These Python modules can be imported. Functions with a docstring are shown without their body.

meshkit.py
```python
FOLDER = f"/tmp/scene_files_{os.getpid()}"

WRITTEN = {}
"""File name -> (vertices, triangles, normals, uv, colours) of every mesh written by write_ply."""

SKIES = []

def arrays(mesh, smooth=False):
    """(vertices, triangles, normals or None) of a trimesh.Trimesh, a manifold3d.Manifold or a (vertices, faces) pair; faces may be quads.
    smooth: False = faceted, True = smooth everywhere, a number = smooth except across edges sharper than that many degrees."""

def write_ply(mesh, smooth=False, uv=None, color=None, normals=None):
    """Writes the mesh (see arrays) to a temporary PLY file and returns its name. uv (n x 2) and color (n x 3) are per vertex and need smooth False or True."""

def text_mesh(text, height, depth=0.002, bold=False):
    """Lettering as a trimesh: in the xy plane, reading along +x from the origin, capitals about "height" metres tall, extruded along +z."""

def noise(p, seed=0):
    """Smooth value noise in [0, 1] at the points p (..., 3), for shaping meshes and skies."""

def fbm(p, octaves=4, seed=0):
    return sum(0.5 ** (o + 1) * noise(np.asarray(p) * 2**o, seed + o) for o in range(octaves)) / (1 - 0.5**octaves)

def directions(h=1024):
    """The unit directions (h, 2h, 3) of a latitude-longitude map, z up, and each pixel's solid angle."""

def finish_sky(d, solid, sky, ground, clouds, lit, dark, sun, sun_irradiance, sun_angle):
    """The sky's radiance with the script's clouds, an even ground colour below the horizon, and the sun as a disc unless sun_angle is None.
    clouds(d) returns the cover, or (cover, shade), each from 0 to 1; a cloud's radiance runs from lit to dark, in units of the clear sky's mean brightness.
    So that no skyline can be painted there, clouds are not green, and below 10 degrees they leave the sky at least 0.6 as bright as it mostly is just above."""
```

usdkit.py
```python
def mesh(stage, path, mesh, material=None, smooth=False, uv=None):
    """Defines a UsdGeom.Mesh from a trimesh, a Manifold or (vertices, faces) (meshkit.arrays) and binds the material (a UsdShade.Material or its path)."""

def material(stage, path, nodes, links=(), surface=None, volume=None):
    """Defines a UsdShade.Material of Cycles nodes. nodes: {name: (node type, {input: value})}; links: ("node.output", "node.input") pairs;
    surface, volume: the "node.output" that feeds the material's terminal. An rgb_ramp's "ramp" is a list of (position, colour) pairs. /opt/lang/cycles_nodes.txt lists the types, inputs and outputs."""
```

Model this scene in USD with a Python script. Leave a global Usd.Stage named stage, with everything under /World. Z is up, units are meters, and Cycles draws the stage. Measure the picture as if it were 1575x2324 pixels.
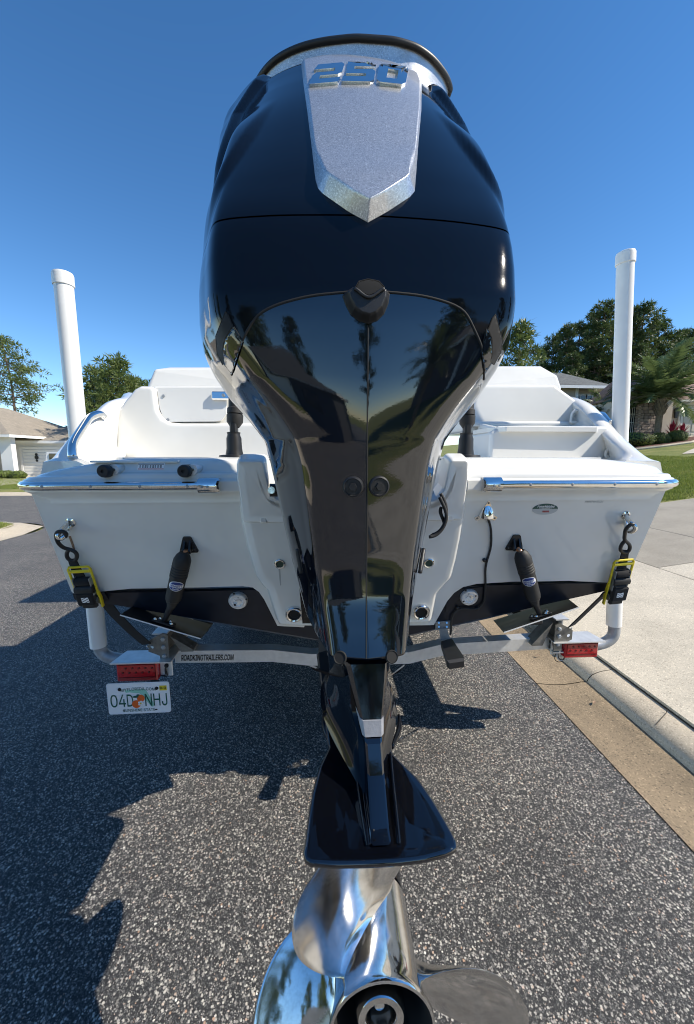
import math, random
import numpy as np, trimesh, usdkit, meshkit
from pxr import Usd, UsdGeom, UsdLux, UsdShade, Sdf, Gf, Vt
from scipy.interpolate import PchipInterpolator, LinearNDInterpolator
from scipy.spatial import Delaunay
from scipy.ndimage import gaussian_filter
from shapely.geometry import Polygon, Point, LineString
import shapely

stage = Usd.Stage.CreateInMemory()
UsdGeom.SetStageUpAxis(stage, UsdGeom.Tokens.z)
UsdGeom.SetStageMetersPerUnit(stage, 1.0)
world = UsdGeom.Xform.Define(stage, '/World')
stage.SetDefaultPrim(world.GetPrim())

# ------------------------------------------------------------------ camera, sky, sun
EYE = np.array([0.0, 0.0, 1.65])
YAW, PITCH = math.radians(3.3), math.radians(8.3)
FWD = np.array([math.sin(YAW) * math.cos(PITCH), math.cos(YAW) * math.cos(PITCH), -math.sin(PITCH)])
RGT = np.array([math.cos(YAW), -math.sin(YAW), 0.0])
UPV = np.cross(RGT, FWD)
cam = UsdGeom.Camera.Define(stage, '/World/camera')
cam.CreateHorizontalApertureAttr(36.0)
cam.CreateFocalLengthAttr(36.0 * 873.0 / 1575.0)
cam.CreateExposureAttr(0.54)
cam.CreateClippingRangeAttr(Gf.Vec2f(0.05, 2000))
m4 = Gf.Matrix4d(1)
for i, r in enumerate((RGT, UPV, -FWD, EYE)):
    m4.SetRow(i, Gf.Vec4d(*map(float, r), 1.0 if i == 3 else 0.0))
cam.AddTransformOp().Set(m4)

SUN_AZ, SUN_EL = math.radians(-16), math.radians(43.5)      # measured from +x towards +y
SUN = np.array([math.cos(SUN_EL) * math.cos(SUN_AZ), math.cos(SUN_EL) * math.sin(SUN_AZ), math.sin(SUN_EL)])
dome = UsdLux.DomeLight.Define(stage, '/World/sky')
sun = UsdLux.DistantLight.Define(stage, '/World/sun')
sun.CreateIntensityAttr(1.2); sun.CreateAngleAttr(0.5); sun.CreateNormalizeAttr(True)
sun.CreateColorAttr(Gf.Vec3f(1.0, 0.925, 0.80))
zr = SUN; xr = np.cross([0, 0, 1.0], zr); xr /= np.linalg.norm(xr); yr = np.cross(zr, xr)
s4 = Gf.Matrix4d(1)
for i, r in enumerate((xr, yr, zr)):
    s4.SetRow(i, Gf.Vec4d(*map(float, r), 0))
sun.AddTransformOp().Set(s4)
skymat = usdkit.material(stage, '/World/Looks/sky_air', {
    's': ('sky_texture', {'sky_type': 'single_scattering', 'sun_disc': False, 'sun_elevation': SUN_EL,
                          'sun_rotation': math.atan2(SUN[0], SUN[1]), 'altitude': 20.0, 'air_density': 0.78, 'aerosol_density': 0.0, 'ozone_density': 1.3}),
    'h': ('hsv', {'saturation': 1.27}), 'b': ('background_shader', {'strength': 0.142})}, [('s.color', 'h.color'), ('h.color', 'b.color')], surface='b.background')
UsdShade.MaterialBindingAPI.Apply(dome.GetPrim()).Bind(skymat)
for p in (dome, sun):
    p.GetPrim().SetCustomDataByKey('kind', 'structure')

# ------------------------------------------------------------------ measuring helpers (pixels of the 1575 x 2323 view)
def ray(x, y): return FWD + RGT * ((x - 787.5) / 873.0) + UPV * ((1161.5 - y) / 873.0)
def aty(x, y, Y): d = ray(x, y); return EYE + d * (Y / d[1])
def atz(x, y, Z): d = ray(x, y); return EYE + d * ((Z - EYE[2]) / d[2])
def proj(p):
    v = np.asarray(p, float) - EYE; z = v @ FWD
    return np.stack([787.5 + 873 * (v @ RGT) / z, 1161.5 - 873 * (v @ UPV) / z], -1)
def nrm(v): v = np.asarray(v, float); return v / np.linalg.norm(v)

# ------------------------------------------------------------------ materials
MT = {}
def mat(name, nodes, links, surface='p.BSDF'):
    MT[name] = usdkit.material(stage, '/World/Looks/' + name, nodes, links, surface=surface); return MT[name]
def plain(name, color, rough=0.5, metal=0.0, noise=0.0, scale=20, bump=0.0, bscale=200, **kw):
    n = {'p': ('principled_bsdf', {'base_color': color, 'roughness': rough, 'metallic': metal, **kw})}
    l = []
    if noise or bump:
        n['g'] = ('geometry', {})
    if noise:
        c = np.array(color)
        n['t'] = ('noise_texture', {'scale': scale, 'detail': 5.0, 'roughness': 0.6})
        n['r'] = ('rgb_ramp', {'ramp': [(0.25, tuple(c * (1 - noise))), (0.75, tuple(np.minimum(c * (1 + noise), 0.95)))]})
        l += [('g.position', 't.vector'), ('t.fac', 'r.fac'), ('r.color', 'p.base_color')]
    if bump:
        n['bt'] = ('noise_texture', {'scale': bscale, 'detail': 3.0})
        n['b'] = ('bump', {'strength': bump, 'distance': 0.003})
        l += [('g.position', 'bt.vector'), ('bt.fac', 'b.height'), ('b.normal', 'p.normal')]
    return mat(name, n, l)

# black motor paint: clear-coated, with faint dust and water spots
mat('motor_paint', {
    'g': ('geometry', {}), 'n1': ('noise_texture', {'scale': 9.0, 'detail': 6.0, 'roughness': 0.7}), 'n2': ('noise_texture', {'scale': 260.0, 'detail': 2.0}),
    'v': ('voronoi_texture', {'scale': 90.0, 'feature': 'f1'}), 'vr': ('rgb_ramp', {'ramp': [(0.0, (1, 1, 1)), (0.06, (0.4, 0.4, 0.4)), (0.1, (0, 0, 0)), (1, (0, 0, 0))]}),
    'nr': ('rgb_ramp', {'ramp': [(0.55, (0, 0, 0)), (0.82, (0.55, 0.55, 0.55))]}), 'm': ('mix_color', {'blend_type': 'multiply', 'fac': 1.0}),
    'ad': ('mix_color', {'blend_type': 'add', 'fac': 0.9}),
    'c': ('mix_color', {'blend_type': 'mix', 'a': (0.002, 0.0025, 0.004), 'b': (0.03, 0.033, 0.038)}),
    'rr': ('map_range', {'from_min': 0.3, 'from_max': 0.8, 'to_min': 0.025, 'to_max': 0.10}),
    'b': ('bump', {'strength': 0.012, 'distance': 0.002}),
    'p': ('principled_bsdf', {'roughness': 0.04, 'ior': 1.38})},
    [('g.position', 'n1.vector'), ('g.position', 'n2.vector'), ('g.position', 'v.vector'), ('v.distance', 'vr.fac'), ('n1.fac', 'nr.fac'), ('vr.color', 'm.a'), ('nr.color', 'm.b'),
     ('nr.color', 'ad.a'), ('m.result', 'ad.b'), ('m.result', 'c.fac'), ('c.result', 'p.base_color'), ('n1.fac', 'rr.value'), ('rr.result', 'p.roughness'), ('n2.fac', 'b.height'), ('b.normal', 'p.normal')])
mat('leg_paint', {
    'g': ('geometry', {}), 'n1': ('noise_texture', {'scale': 9.0, 'detail': 6.0, 'roughness': 0.7}), 'n2': ('noise_texture', {'scale': 300.0, 'detail': 2.0}),
    'rr': ('map_range', {'from_min': 0.3, 'from_max': 0.8, 'to_min': 0.015, 'to_max': 0.07}), 'b': ('bump', {'strength': 0.008, 'distance': 0.002}),
    'p': ('principled_bsdf', {'base_color': (0.002, 0.0025, 0.004), 'ior': 1.9})},
    [('g.position', 'n1.vector'), ('g.position', 'n2.vector'), ('n1.fac', 'rr.value'), ('rr.result', 'p.roughness'), ('n2.fac', 'b.height'), ('b.normal', 'p.normal')])
plain('satin_black', (0.012, 0.012, 0.013), 0.45, bump=0.08, bscale=700)
plain('matt_black', (0.006, 0.006, 0.006), 0.8)
plain('rubber', (0.018, 0.018, 0.018), 0.62, noise=0.3, scale=60, bump=0.15, bscale=500)
plain('webbing', (0.012, 0.012, 0.013), 0.85, noise=0.3, scale=90, bump=0.5, bscale=900)
plain('bottom_paint', (0.007, 0.009, 0.014), 0.32, noise=0.5, scale=14, bump=0.1, bscale=90)
plain('chrome', (0.82, 0.82, 0.80), 0.07, 1.0, noise=0.08, scale=35, bump=0.02, bscale=300)
plain('gelcoat', (0.74, 0.73, 0.69), 0.2, noise=0.05, scale=4, bump=0.01, bscale=30, coat_weight=0.5, coat_roughness=0.06)
plain('nonskid', (0.66, 0.65, 0.62), 0.5, noise=0.03, scale=6, bump=0.25, bscale=420)
plain('aluminium', (0.74, 0.74, 0.73), 0.42, 0.6, noise=0.12, scale=22, bump=0.06, bscale=160)
plain('galvanised', (0.33, 0.35, 0.37), 0.5, 0.5, noise=0.25, scale=24, bump=0.1, bscale=120)
plain('bracket_steel', (0.20, 0.195, 0.18), 0.5, 0.6, noise=0.35, scale=30, bump=0.12, bscale=180)
plain('rust_steel', (0.30, 0.20, 0.13), 0.6, 0.4, noise=0.4, scale=60)
plain('pvc', (0.72, 0.72, 0.70), 0.38, noise=0.05, scale=7, bump=0.05, bscale=80)
plain('yellow_plastic', (0.72, 0.56, 0.02), 0.4, noise=0.1, scale=40)
plain('white_print', (0.78, 0.78, 0.78), 0.5)
plain('label_white', (0.80, 0.81, 0.82), 0.4)
plain('blue_print', (0.02, 0.05, 0.22), 0.35)
plain('dark_green_print', (0.01, 0.07, 0.06), 0.3)
plain('grey_print', (0.45, 0.47, 0.47), 0.3)
plain('red_print', (0.5, 0.03, 0.03), 0.4)
plain('plate_green', (0.012, 0.09, 0.06), 0.4)
plain('pale_green', (0.30, 0.60, 0.48), 0.4)
plain('orange_fruit', (0.75, 0.13, 0.02), 0.4)
plain('sticker_yellow', (0.75, 0.58, 0.03), 0.4)
plain('hin_grey', (0.42, 0.42, 0.40), 0.5)
plain('copper', (0.55, 0.28, 0.16), 0.35, 0.9)
plain('lens_glass', (0.8, 0.85, 0.87), 0.05, 0.6)
plain('tail_red', (0.42, 0.006, 0.010), 0.12, noise=0.25, scale=90, coat_weight=0.6)
plain('tail_dark', (0.10, 0.003, 0.005), 0.3)
plain('drain_green', (0.02, 0.05, 0.035), 0.3)
plain('wire_white', (0.6, 0.6, 0.58), 0.4)
plain('anode', (0.30, 0.31, 0.34), 0.55, 0.3, noise=0.15, scale=60, bump=0.15, bscale=240)
# metallic silver with flakes
mat('silver_paint', {
    'g': ('geometry', {}), 'v': ('voronoi_texture', {'scale': 900.0}), 'sp': ('separate_color', {}),
    'r': ('rgb_ramp', {'ramp': [(0.0, (0.40, 0.405, 0.415)), (0.7, (0.56, 0.565, 0.575)), (0.93, (0.74, 0.745, 0.75)), (1.0, (0.95, 0.95, 0.95))]}),
    'rm': ('map_range', {'from_min': 0.0, 'from_max': 1.0, 'to_min': 0.42, 'to_max': 0.24}),
    'p': ('principled_bsdf', {'metallic': 0.75, 'roughness': 0.36, 'coat_weight': 0.35, 'coat_roughness': 0.05})},
    [('g.position', 'v.vector'), ('v.color', 'sp.color'), ('sp.r', 'r.fac'), ('r.color', 'p.base_color'), ('sp.g', 'rm.value'), ('rm.result', 'p.roughness')])
# worn stainless propeller
mat('propeller_steel', {
    'g': ('geometry', {}), 'n': ('noise_texture', {'scale': 40.0, 'detail': 6.0, 'roughness': 0.7}), 'n2': ('noise_texture', {'scale': 7.0, 'detail': 4.0}),
    'c': ('rgb_ramp', {'ramp': [(0.3, (0.60, 0.585, 0.56)), (0.55, (0.76, 0.75, 0.73)), (0.8, (0.83, 0.825, 0.81))]}),
    'r': ('map_range', {'from_min': 0.35, 'from_max': 0.7, 'to_min': 0.20, 'to_max': 0.03}),
    'b': ('bump', {'strength': 0.035, 'distance': 0.002}),
    'p': ('principled_bsdf', {'metallic': 1.0, 'roughness': 0.15})},
    [('g.position', 'n.vector'), ('g.position', 'n2.vector'), ('n.fac', 'c.fac'), ('c.color', 'p.base_color'), ('n2.fac', 'r.value'), ('r.result', 'p.roughness'), ('n.fac', 'b.height'), ('b.normal', 'p.normal')])

# exposed-aggregate asphalt
def pebble(name, dark, ramp, scale, fine, bump, cover, tint):
    return mat(name, {
        'g': ('geometry', {}), 'wn': ('noise_texture', {'scale': scale * 2.2, 'detail': 2.0}), 'ws': ('vector_math', {'math_type': 'subtract', 'vector2': (0.5, 0.5, 0.5)}), 'wm': ('vector_math', {'math_type': 'scale', 'scale': 0.75 / scale}), 'wa': ('vector_math', {'math_type': 'add'}), 'rsz': ('map_range', {'from_min': 0.0, 'from_max': 1.0, 'to_min': 0.75, 'to_max': 1.9}), 'dm': ('math', {'math_type': 'multiply'}),
        'v': ('voronoi_texture', {'scale': scale, 'randomness': 1.0}), 'v2': ('voronoi_texture', {'scale': fine}), 'sp': ('separate_color', {}), 'sp2': ('separate_color', {}),
        'er': ('map_range', {'from_min': 0.60, 'from_max': 0.44, 'clamp': True}),
        'pick': ('math', {'math_type': 'greater_than', 'value2': 1 - cover}), 'mk': ('math', {'math_type': 'multiply'}),
        'ramp': ('rgb_ramp', {'ramp': ramp}), 'ramp2': ('rgb_ramp', {'ramp': [(0.0, dark), (0.7, tuple(np.array(dark) * 2.2)), (0.95, tuple(np.array(dark) * 7)), (1.0, (0.30, 0.28, 0.25))]}),
        'big': ('noise_texture', {'scale': 1.3, 'detail': 7.0, 'roughness': 0.65}), 'bigr': ('rgb_ramp', {'ramp': [(0.3, (0.66, 0.66, 0.67)), (0.7, tint)]}),
        'mx': ('mix_color', {'blend_type': 'mix'}), 'mb': ('mix_color', {'blend_type': 'multiply', 'fac': 1.0}),
        'b': ('bump', {'strength': bump, 'distance': 0.006}),
        'p': ('principled_bsdf', {'roughness': 0.62, 'ior': 1.4})},
        [('g.position', 'wn.vector'), ('wn.color', 'ws.vector1'), ('ws.vector', 'wm.vector1'), ('g.position', 'wa.vector1'), ('wm.vector', 'wa.vector2'), ('wa.vector', 'v.vector'), ('wa.vector', 'v2.vector'), ('v.color', 'sp.color'), ('v2.color', 'sp2.color'), ('sp.b', 'rsz.value'), ('v.distance', 'dm.value1'), ('rsz.result', 'dm.value2'), ('dm.value', 'er.value'),
         ('sp.r', 'pick.value1'), ('pick.value', 'mk.value1'), ('er.result', 'mk.value2'), ('sp.g', 'ramp.fac'), ('sp2.r', 'ramp2.fac'),
         ('mk.value', 'mx.fac'), ('ramp2.color', 'mx.a'), ('ramp.color', 'mx.b'), ('g.position', 'big.vector'), ('big.fac', 'bigr.fac'), ('mx.result', 'mb.a'), ('bigr.color', 'mb.b'),
         ('mb.result', 'p.base_color'), ('mk.value', 'b.height'), ('b.normal', 'p.normal')])
pebble('asphalt', (0.020, 0.020, 0.020), [(0.0, (0.07, 0.07, 0.07)), (0.3, (0.22, 0.21, 0.19)), (0.6, (0.42, 0.39, 0.35)), (0.9, (0.60, 0.57, 0.50)), (0.96, (0.45, 0.27, 0.17)), (1.0, (0.85, 0.82, 0.75))], 148, 330, 0.5, 0.82, (1.12, 1.11, 1.08))
def concrete(name, c, speck, bump=0.3, scale=220, var=0.2):
    c = np.array(c)
    return mat(name, {
        'g': ('geometry', {}), 'n': ('noise_texture', {'scale': 1.7, 'detail': 7.0, 'roughness': 0.65}), 'f': ('noise_texture', {'scale': scale, 'detail': 3.0}),
        'v': ('voronoi_texture', {'scale': 150.0}), 'sp': ('separate_color', {}),
        'r': ('rgb_ramp', {'ramp': [(0.25, tuple(c * (1 - var))), (0.5, tuple(c)), (0.75, tuple(c * (1 + var * 0.6)))]}),
        'r2': ('rgb_ramp', {'ramp': [(0.0, (1 - speck, 1 - speck, 1 - speck)), (0.15, (1, 1, 1)), (0.85, (1, 1, 1)), (1.0, (1 + speck, 1 + speck, 1 + speck))]}),
        'mb': ('mix_color', {'blend_type': 'multiply', 'fac': 1.0}), 'fr': ('rgb_ramp', {'ramp': [(0.3, (0.85, 0.85, 0.85)), (0.7, (1.1, 1.1, 1.1))]}), 'mc': ('mix_color', {'blend_type': 'multiply', 'fac': 1.0}),
        'b': ('bump', {'strength': bump, 'distance': 0.003}), 'p': ('principled_bsdf', {'roughness': 0.8})},
        [('g.position', 'n.vector'), ('g.position', 'f.vector'), ('g.position', 'v.vector'), ('v.color', 'sp.color'), ('n.fac', 'r.fac'), ('sp.r', 'r2.fac'), ('r.color', 'mb.a'), ('r2.color', 'mb.b'),
         ('f.fac', 'fr.fac'), ('mb.result', 'mc.a'), ('fr.color', 'mc.b'), ('mc.result', 'p.base_color'), ('f.fac', 'b.height'), ('b.normal', 'p.normal')])
concrete('slab_concrete', (0.52, 0.465, 0.37), 0.4, 0.35, 200, 0.26)
concrete('old_slab', (0.33, 0.295, 0.235), 0.3)
concrete('gutter_concrete', (0.23, 0.175, 0.11), 0.6, 0.45, 150, 0.45)
concrete('kerb_concrete', (0.47, 0.405, 0.31), 0.35, 0.5)
plain('joint_dirt', (0.045, 0.038, 0.03), 0.9, noise=0.4, scale=30)
plain('crack', (0.10, 0.085, 0.065), 0.9)
mat('lawn', {'g': ('geometry', {}), 'n': ('noise_texture', {'scale': 0.9, 'detail': 6.0, 'roughness': 0.7}), 'f': ('noise_texture', {'scale': 60.0, 'detail': 4.0}),
    'r': ('rgb_ramp', {'ramp': [(0.3, (0.12, 0.15, 0.03)), (0.5, (0.19, 0.21, 0.045)), (0.7, (0.31, 0.27, 0.10))]}),
    'r2': ('rgb_ramp', {'ramp': [(0.3, (0.55, 0.55, 0.55)), (0.7, (1.25, 1.25, 1.2))]}), 'm': ('mix_color', {'blend_type': 'multiply', 'fac': 1.0}),
    'b': ('bump', {'strength': 0.8, 'distance': 0.03}), 'p': ('principled_bsdf', {'roughness': 0.85})},
    [('g.position', 'n.vector'), ('g.position', 'f.vector'), ('n.fac', 'r.fac'), ('f.fac', 'r2.fac'), ('r.color', 'm.a'), ('r2.color', 'm.b'), ('m.result', 'p.base_color'), ('f.fac', 'b.height'), ('b.normal', 'p.normal')])
def leafy(name, c1, c2, rough=0.55, trans=0.25):
    return mat(name, {'o': ('object_info', {}), 'g': ('geometry', {}), 'n': ('noise_texture', {'scale': 0.9, 'detail': 3.0}), 'mf': ('math', {'math_type': 'add'}), 'm3': ('math', {'math_type': 'multiply', 'value2': 0.55}),
        'r': ('rgb_ramp', {'ramp': [(0.25, c1), (0.8, c2)]}), 'd': ('principled_bsdf', {'roughness': rough}), 't': ('translucent_bsdf', {}), 'x': ('mix_closure', {'fac': trans})},
        [('g.random_per_island', 'mf.value1'), ('g.position', 'n.vector'), ('n.fac', 'mf.value2'), ('mf.value', 'm3.value1'), ('m3.value', 'r.fac'), ('r.color', 'd.base_color'), ('r.color', 't.color'), ('d.BSDF', 'x.closure1'), ('t.BSDF', 'x.closure2')], surface='x.closure')
leafy('grass_blade', (0.20, 0.25, 0.045), (0.52, 0.47, 0.16), 0.6, 0.4)
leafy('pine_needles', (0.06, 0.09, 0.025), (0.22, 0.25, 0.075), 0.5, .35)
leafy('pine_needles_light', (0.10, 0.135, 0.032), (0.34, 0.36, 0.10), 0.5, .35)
leafy('bush_leaf', (0.10, 0.14, 0.02), (0.32, 0.36, 0.07))
leafy('palm_leaf', (0.10, 0.14, 0.05), (0.32, 0.36, 0.14), 0.35, .35)
leafy('red_leaf', (0.30, 0.02, 0.05), (0.62, 0.10, 0.16), 0.45)
plain('bush_core', (0.02, 0.03, 0.008), 0.9)
plain('pine_bark', (0.17, 0.12, 0.09), 0.9, noise=0.5, scale=9, bump=0.5, bscale=20)
plain('palm_bark', (0.15, 0.115, 0.075), 0.9, noise=0.5, scale=18, bump=0.6, bscale=30)
plain('mulch', (0.11, 0.045, 0.03), 0.9, noise=0.6, scale=40, bump=0.8, bscale=40)
plain('stucco', (0.46, 0.40, 0.34), 0.85, noise=0.06, scale=3, bump=0.2, bscale=60)
plain('stone_a', (0.24, 0.19, 0.16), 0.85, noise=0.3, scale=8, bump=0.4, bscale=25)
plain('stone_b', (0.32, 0.26, 0.21), 0.85, noise=0.3, scale=8, bump=0.4, bscale=25)
plain('cream_trim', (0.62, 0.59, 0.53), 0.6)
plain('white_trim', (0.76, 0.76, 0.75), 0.55)
plain('siding_white', (0.72, 0.73, 0.74), 0.6, noise=0.04, scale=3)
plain('siding_tan', (0.52, 0.46, 0.37), 0.7)
plain('garage_tan', (0.50, 0.46, 0.40), 0.6)
plain('siding_dark', (0.05, 0.05, 0.055), 0.7)
plain('car_white', (0.75, 0.76, 0.77), 0.2, coat_weight=0.6)
plain('window_glass', (0.015, 0.02, 0.024), 0.04, coat_weight=0.5)
def shingle(name, a, b, s=1.0):
    return mat(name, {'tc': ('geometry', {}), 'mp': ('mapping', {'scale': (s, s, s)}), 'k': ('brick_texture', {'color1': a, 'color2': b, 'mortar': tuple(np.array(a) * 0.45), 'scale': 3.2, 'mortar_size': 0.02, 'brick_width': 0.8, 'row_height': 0.42, 'bias': 0.0}),
        'n': ('noise_texture', {'scale': 14.0, 'detail': 5.0}), 'r': ('rgb_ramp', {'ramp': [(0.3, (0.7, 0.7, 0.7)), (0.7, (1.25, 1.25, 1.25))]}), 'm': ('mix_color', {'blend_type': 'multiply', 'fac': 1.0}), 'p': ('principled_bsdf', {'roughness': 0.9})},
        [('tc.position', 'mp.vector'), ('mp.vector', 'k.vector'), ('tc.position', 'n.vector'), ('n.fac', 'r.fac'), ('k.color', 'm.a'), ('r.color', 'm.b'), ('m.result', 'p.base_color')])
shingle('shingle_tan', (0.33, 0.285, 0.225), (0.25, 0.215, 0.17))
shingle('shingle_brown', (0.23, 0.15, 0.12), (0.16, 0.105, 0.085))
shingle('shingle_grey', (0.13, 0.14, 0.14), (0.095, 0.10, 0.105))

# ------------------------------------------------------------------ object helpers
USED, LOC = {}, {}
def numbered(parent, name):
    k = (parent, name); n = USED.get(k, 0); USED[k] = n + 1
    return f'{parent}/{name}' if n == 0 else f'{parent}/{name}_{n:03d}'
def tag(prim, label=None, cat=None, group=None, kind=None):
    for k, v in (('label', label), ('category', cat), ('group', group), ('kind', kind)):
        if v: prim.SetCustomDataByKey(k, v)
def thing(name, loc, label, cat, group=None, kind=None):
    p = numbered('/World', name); x = UsdGeom.Xform.Define(stage, p); x.AddTranslateOp().Set(Gf.Vec3d(*map(float, loc)))
    LOC[p] = np.array(loc, float); tag(x.GetPrim(), label, cat, group, kind); return p
def base_of(p):
    while p not in LOC and p.count('/') > 1: p = p.rsplit('/', 1)[0]
    return LOC.get(p, np.zeros(3))
def write(path, v, f, m, n=None):
    g = UsdGeom.Mesh.Define(stage, path)
    f = np.asarray(f)
    g.CreatePointsAttr(Vt.Vec3fArray.FromNumpy(np.asarray(v, np.float32)))
    g.CreateFaceVertexCountsAttr(Vt.IntArray.FromNumpy(np.full(len(f), f.shape[1], np.int32)))
    g.CreateFaceVertexIndicesAttr(Vt.IntArray.FromNumpy(f.astype(np.int32).ravel()))
    g.CreateSubdivisionSchemeAttr('none')
    if n is not None:
        g.CreateNormalsAttr(Vt.Vec3fArray.FromNumpy(np.asarray(n, np.float32))); g.SetNormalsInterpolation('vertex')
    UsdShade.MaterialBindingAPI.Apply(g.GetPrim()).Bind(MT[m])
def part(parent, name, mesh, m, smooth=30, label=None):
    """A mesh given in world coordinates becomes a child of PARENT (a thing or a part)."""
    p = numbered(parent, name)
    v, f, n = meshkit.arrays(mesh, smooth)
    write(p, v - base_of(parent), f, m, n)
    if label: stage.GetPrimAtPath(p).SetCustomDataByKey('label', label)
    return p
def solo(name, mesh, m, label=None, cat=None, group=None, kind=None, smooth=30):
    p = part('/World', name, mesh, m, smooth); tag(stage.GetPrimAtPath(p), label, cat, group, kind); return p
def clone(src, name, loc, rz, label, cat, group=None, scale=1.0, kind=None):
    p = numbered('/World', name); x = UsdGeom.Xform.Define(stage, p)
    x.GetPrim().GetReferences().AddInternalReference(src); x.GetPrim().SetInstanceable(True)
    x.ClearXformOpOrder()
    op = x.AddTransformOp()
    M = Gf.Matrix4d().SetScale(Gf.Vec3d(*np.broadcast_to(np.asarray(scale, float), 3).tolist())) * Gf.Matrix4d().SetRotate(Gf.Rotation(Gf.Vec3d(0, 0, 1), math.degrees(rz))) * Gf.Matrix4d().SetTranslate(Gf.Vec3d(*map(float, loc)))
    op.Set(M); tag(x.GetPrim(), label, cat, group, kind); return p

# ------------------------------------------------------------------ shape helpers
cat_ = trimesh.util.concatenate
def tm(v, f):
    f = np.asarray(f)
    if f.shape[1] == 4: f = np.vstack([f[:, [0, 1, 2]], f[:, [0, 2, 3]]])
    return trimesh.Trimesh(np.asarray(v, float), f, process=False)
def grid_faces(nr, nc, wrap=False):
    i, j = np.meshgrid(np.arange(nr - 1), np.arange(nc if wrap else nc - 1), indexing='ij')
    j2 = (j + 1) % nc
    return np.stack([i * nc + j, i * nc + j2, (i + 1) * nc + j2, (i + 1) * nc + j], -1).reshape(-1, 4)
def frame(d):
    d = nrm(d); a = np.cross(d, [0, 0, 1.0] if abs(d[2]) < 0.95 else [1.0, 0, 0]); a = nrm(a); return a, np.cross(d, a), d
def cyl(p0, p1, r0, r1=None, n=20, cap=True):
    p0, p1 = np.array(p0, float), np.array(p1, float); r1 = r0 if r1 is None else r1
    a, b, d = frame(p1 - p0); t = np.arange(n) * 2 * np.pi / n
    c = np.cos(t)[:, None] * a + np.sin(t)[:, None] * b
    v = np.vstack([p0 + c * r0, p1 + c * r1]); f = [[i, (i + 1) % n, n + (i + 1) % n] for i in range(n)] + [[i, n + (i + 1) % n, n + i] for i in range(n)]
    if cap:
        v = np.vstack([v, p0, p1]); f += [[2 * n, (i + 1) % n, i] for i in range(n)] + [[2 * n + 1, n + i, n + (i + 1) % n] for i in range(n)]
    return tm(v, f)
def lathe(p0, d, prof, n=32):
    """prof: (distance along d, radius) pairs."""
    a, b, d = frame(d); t = np.arange(n) * 2 * np.pi / n; c = np.cos(t)[:, None] * a + np.sin(t)[:, None] * b
    v = np.vstack([np.array(p0) + d * s + c * max(r, 1e-5) for s, r in prof])
    return tm(v, grid_faces(len(prof), n, True))
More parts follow.
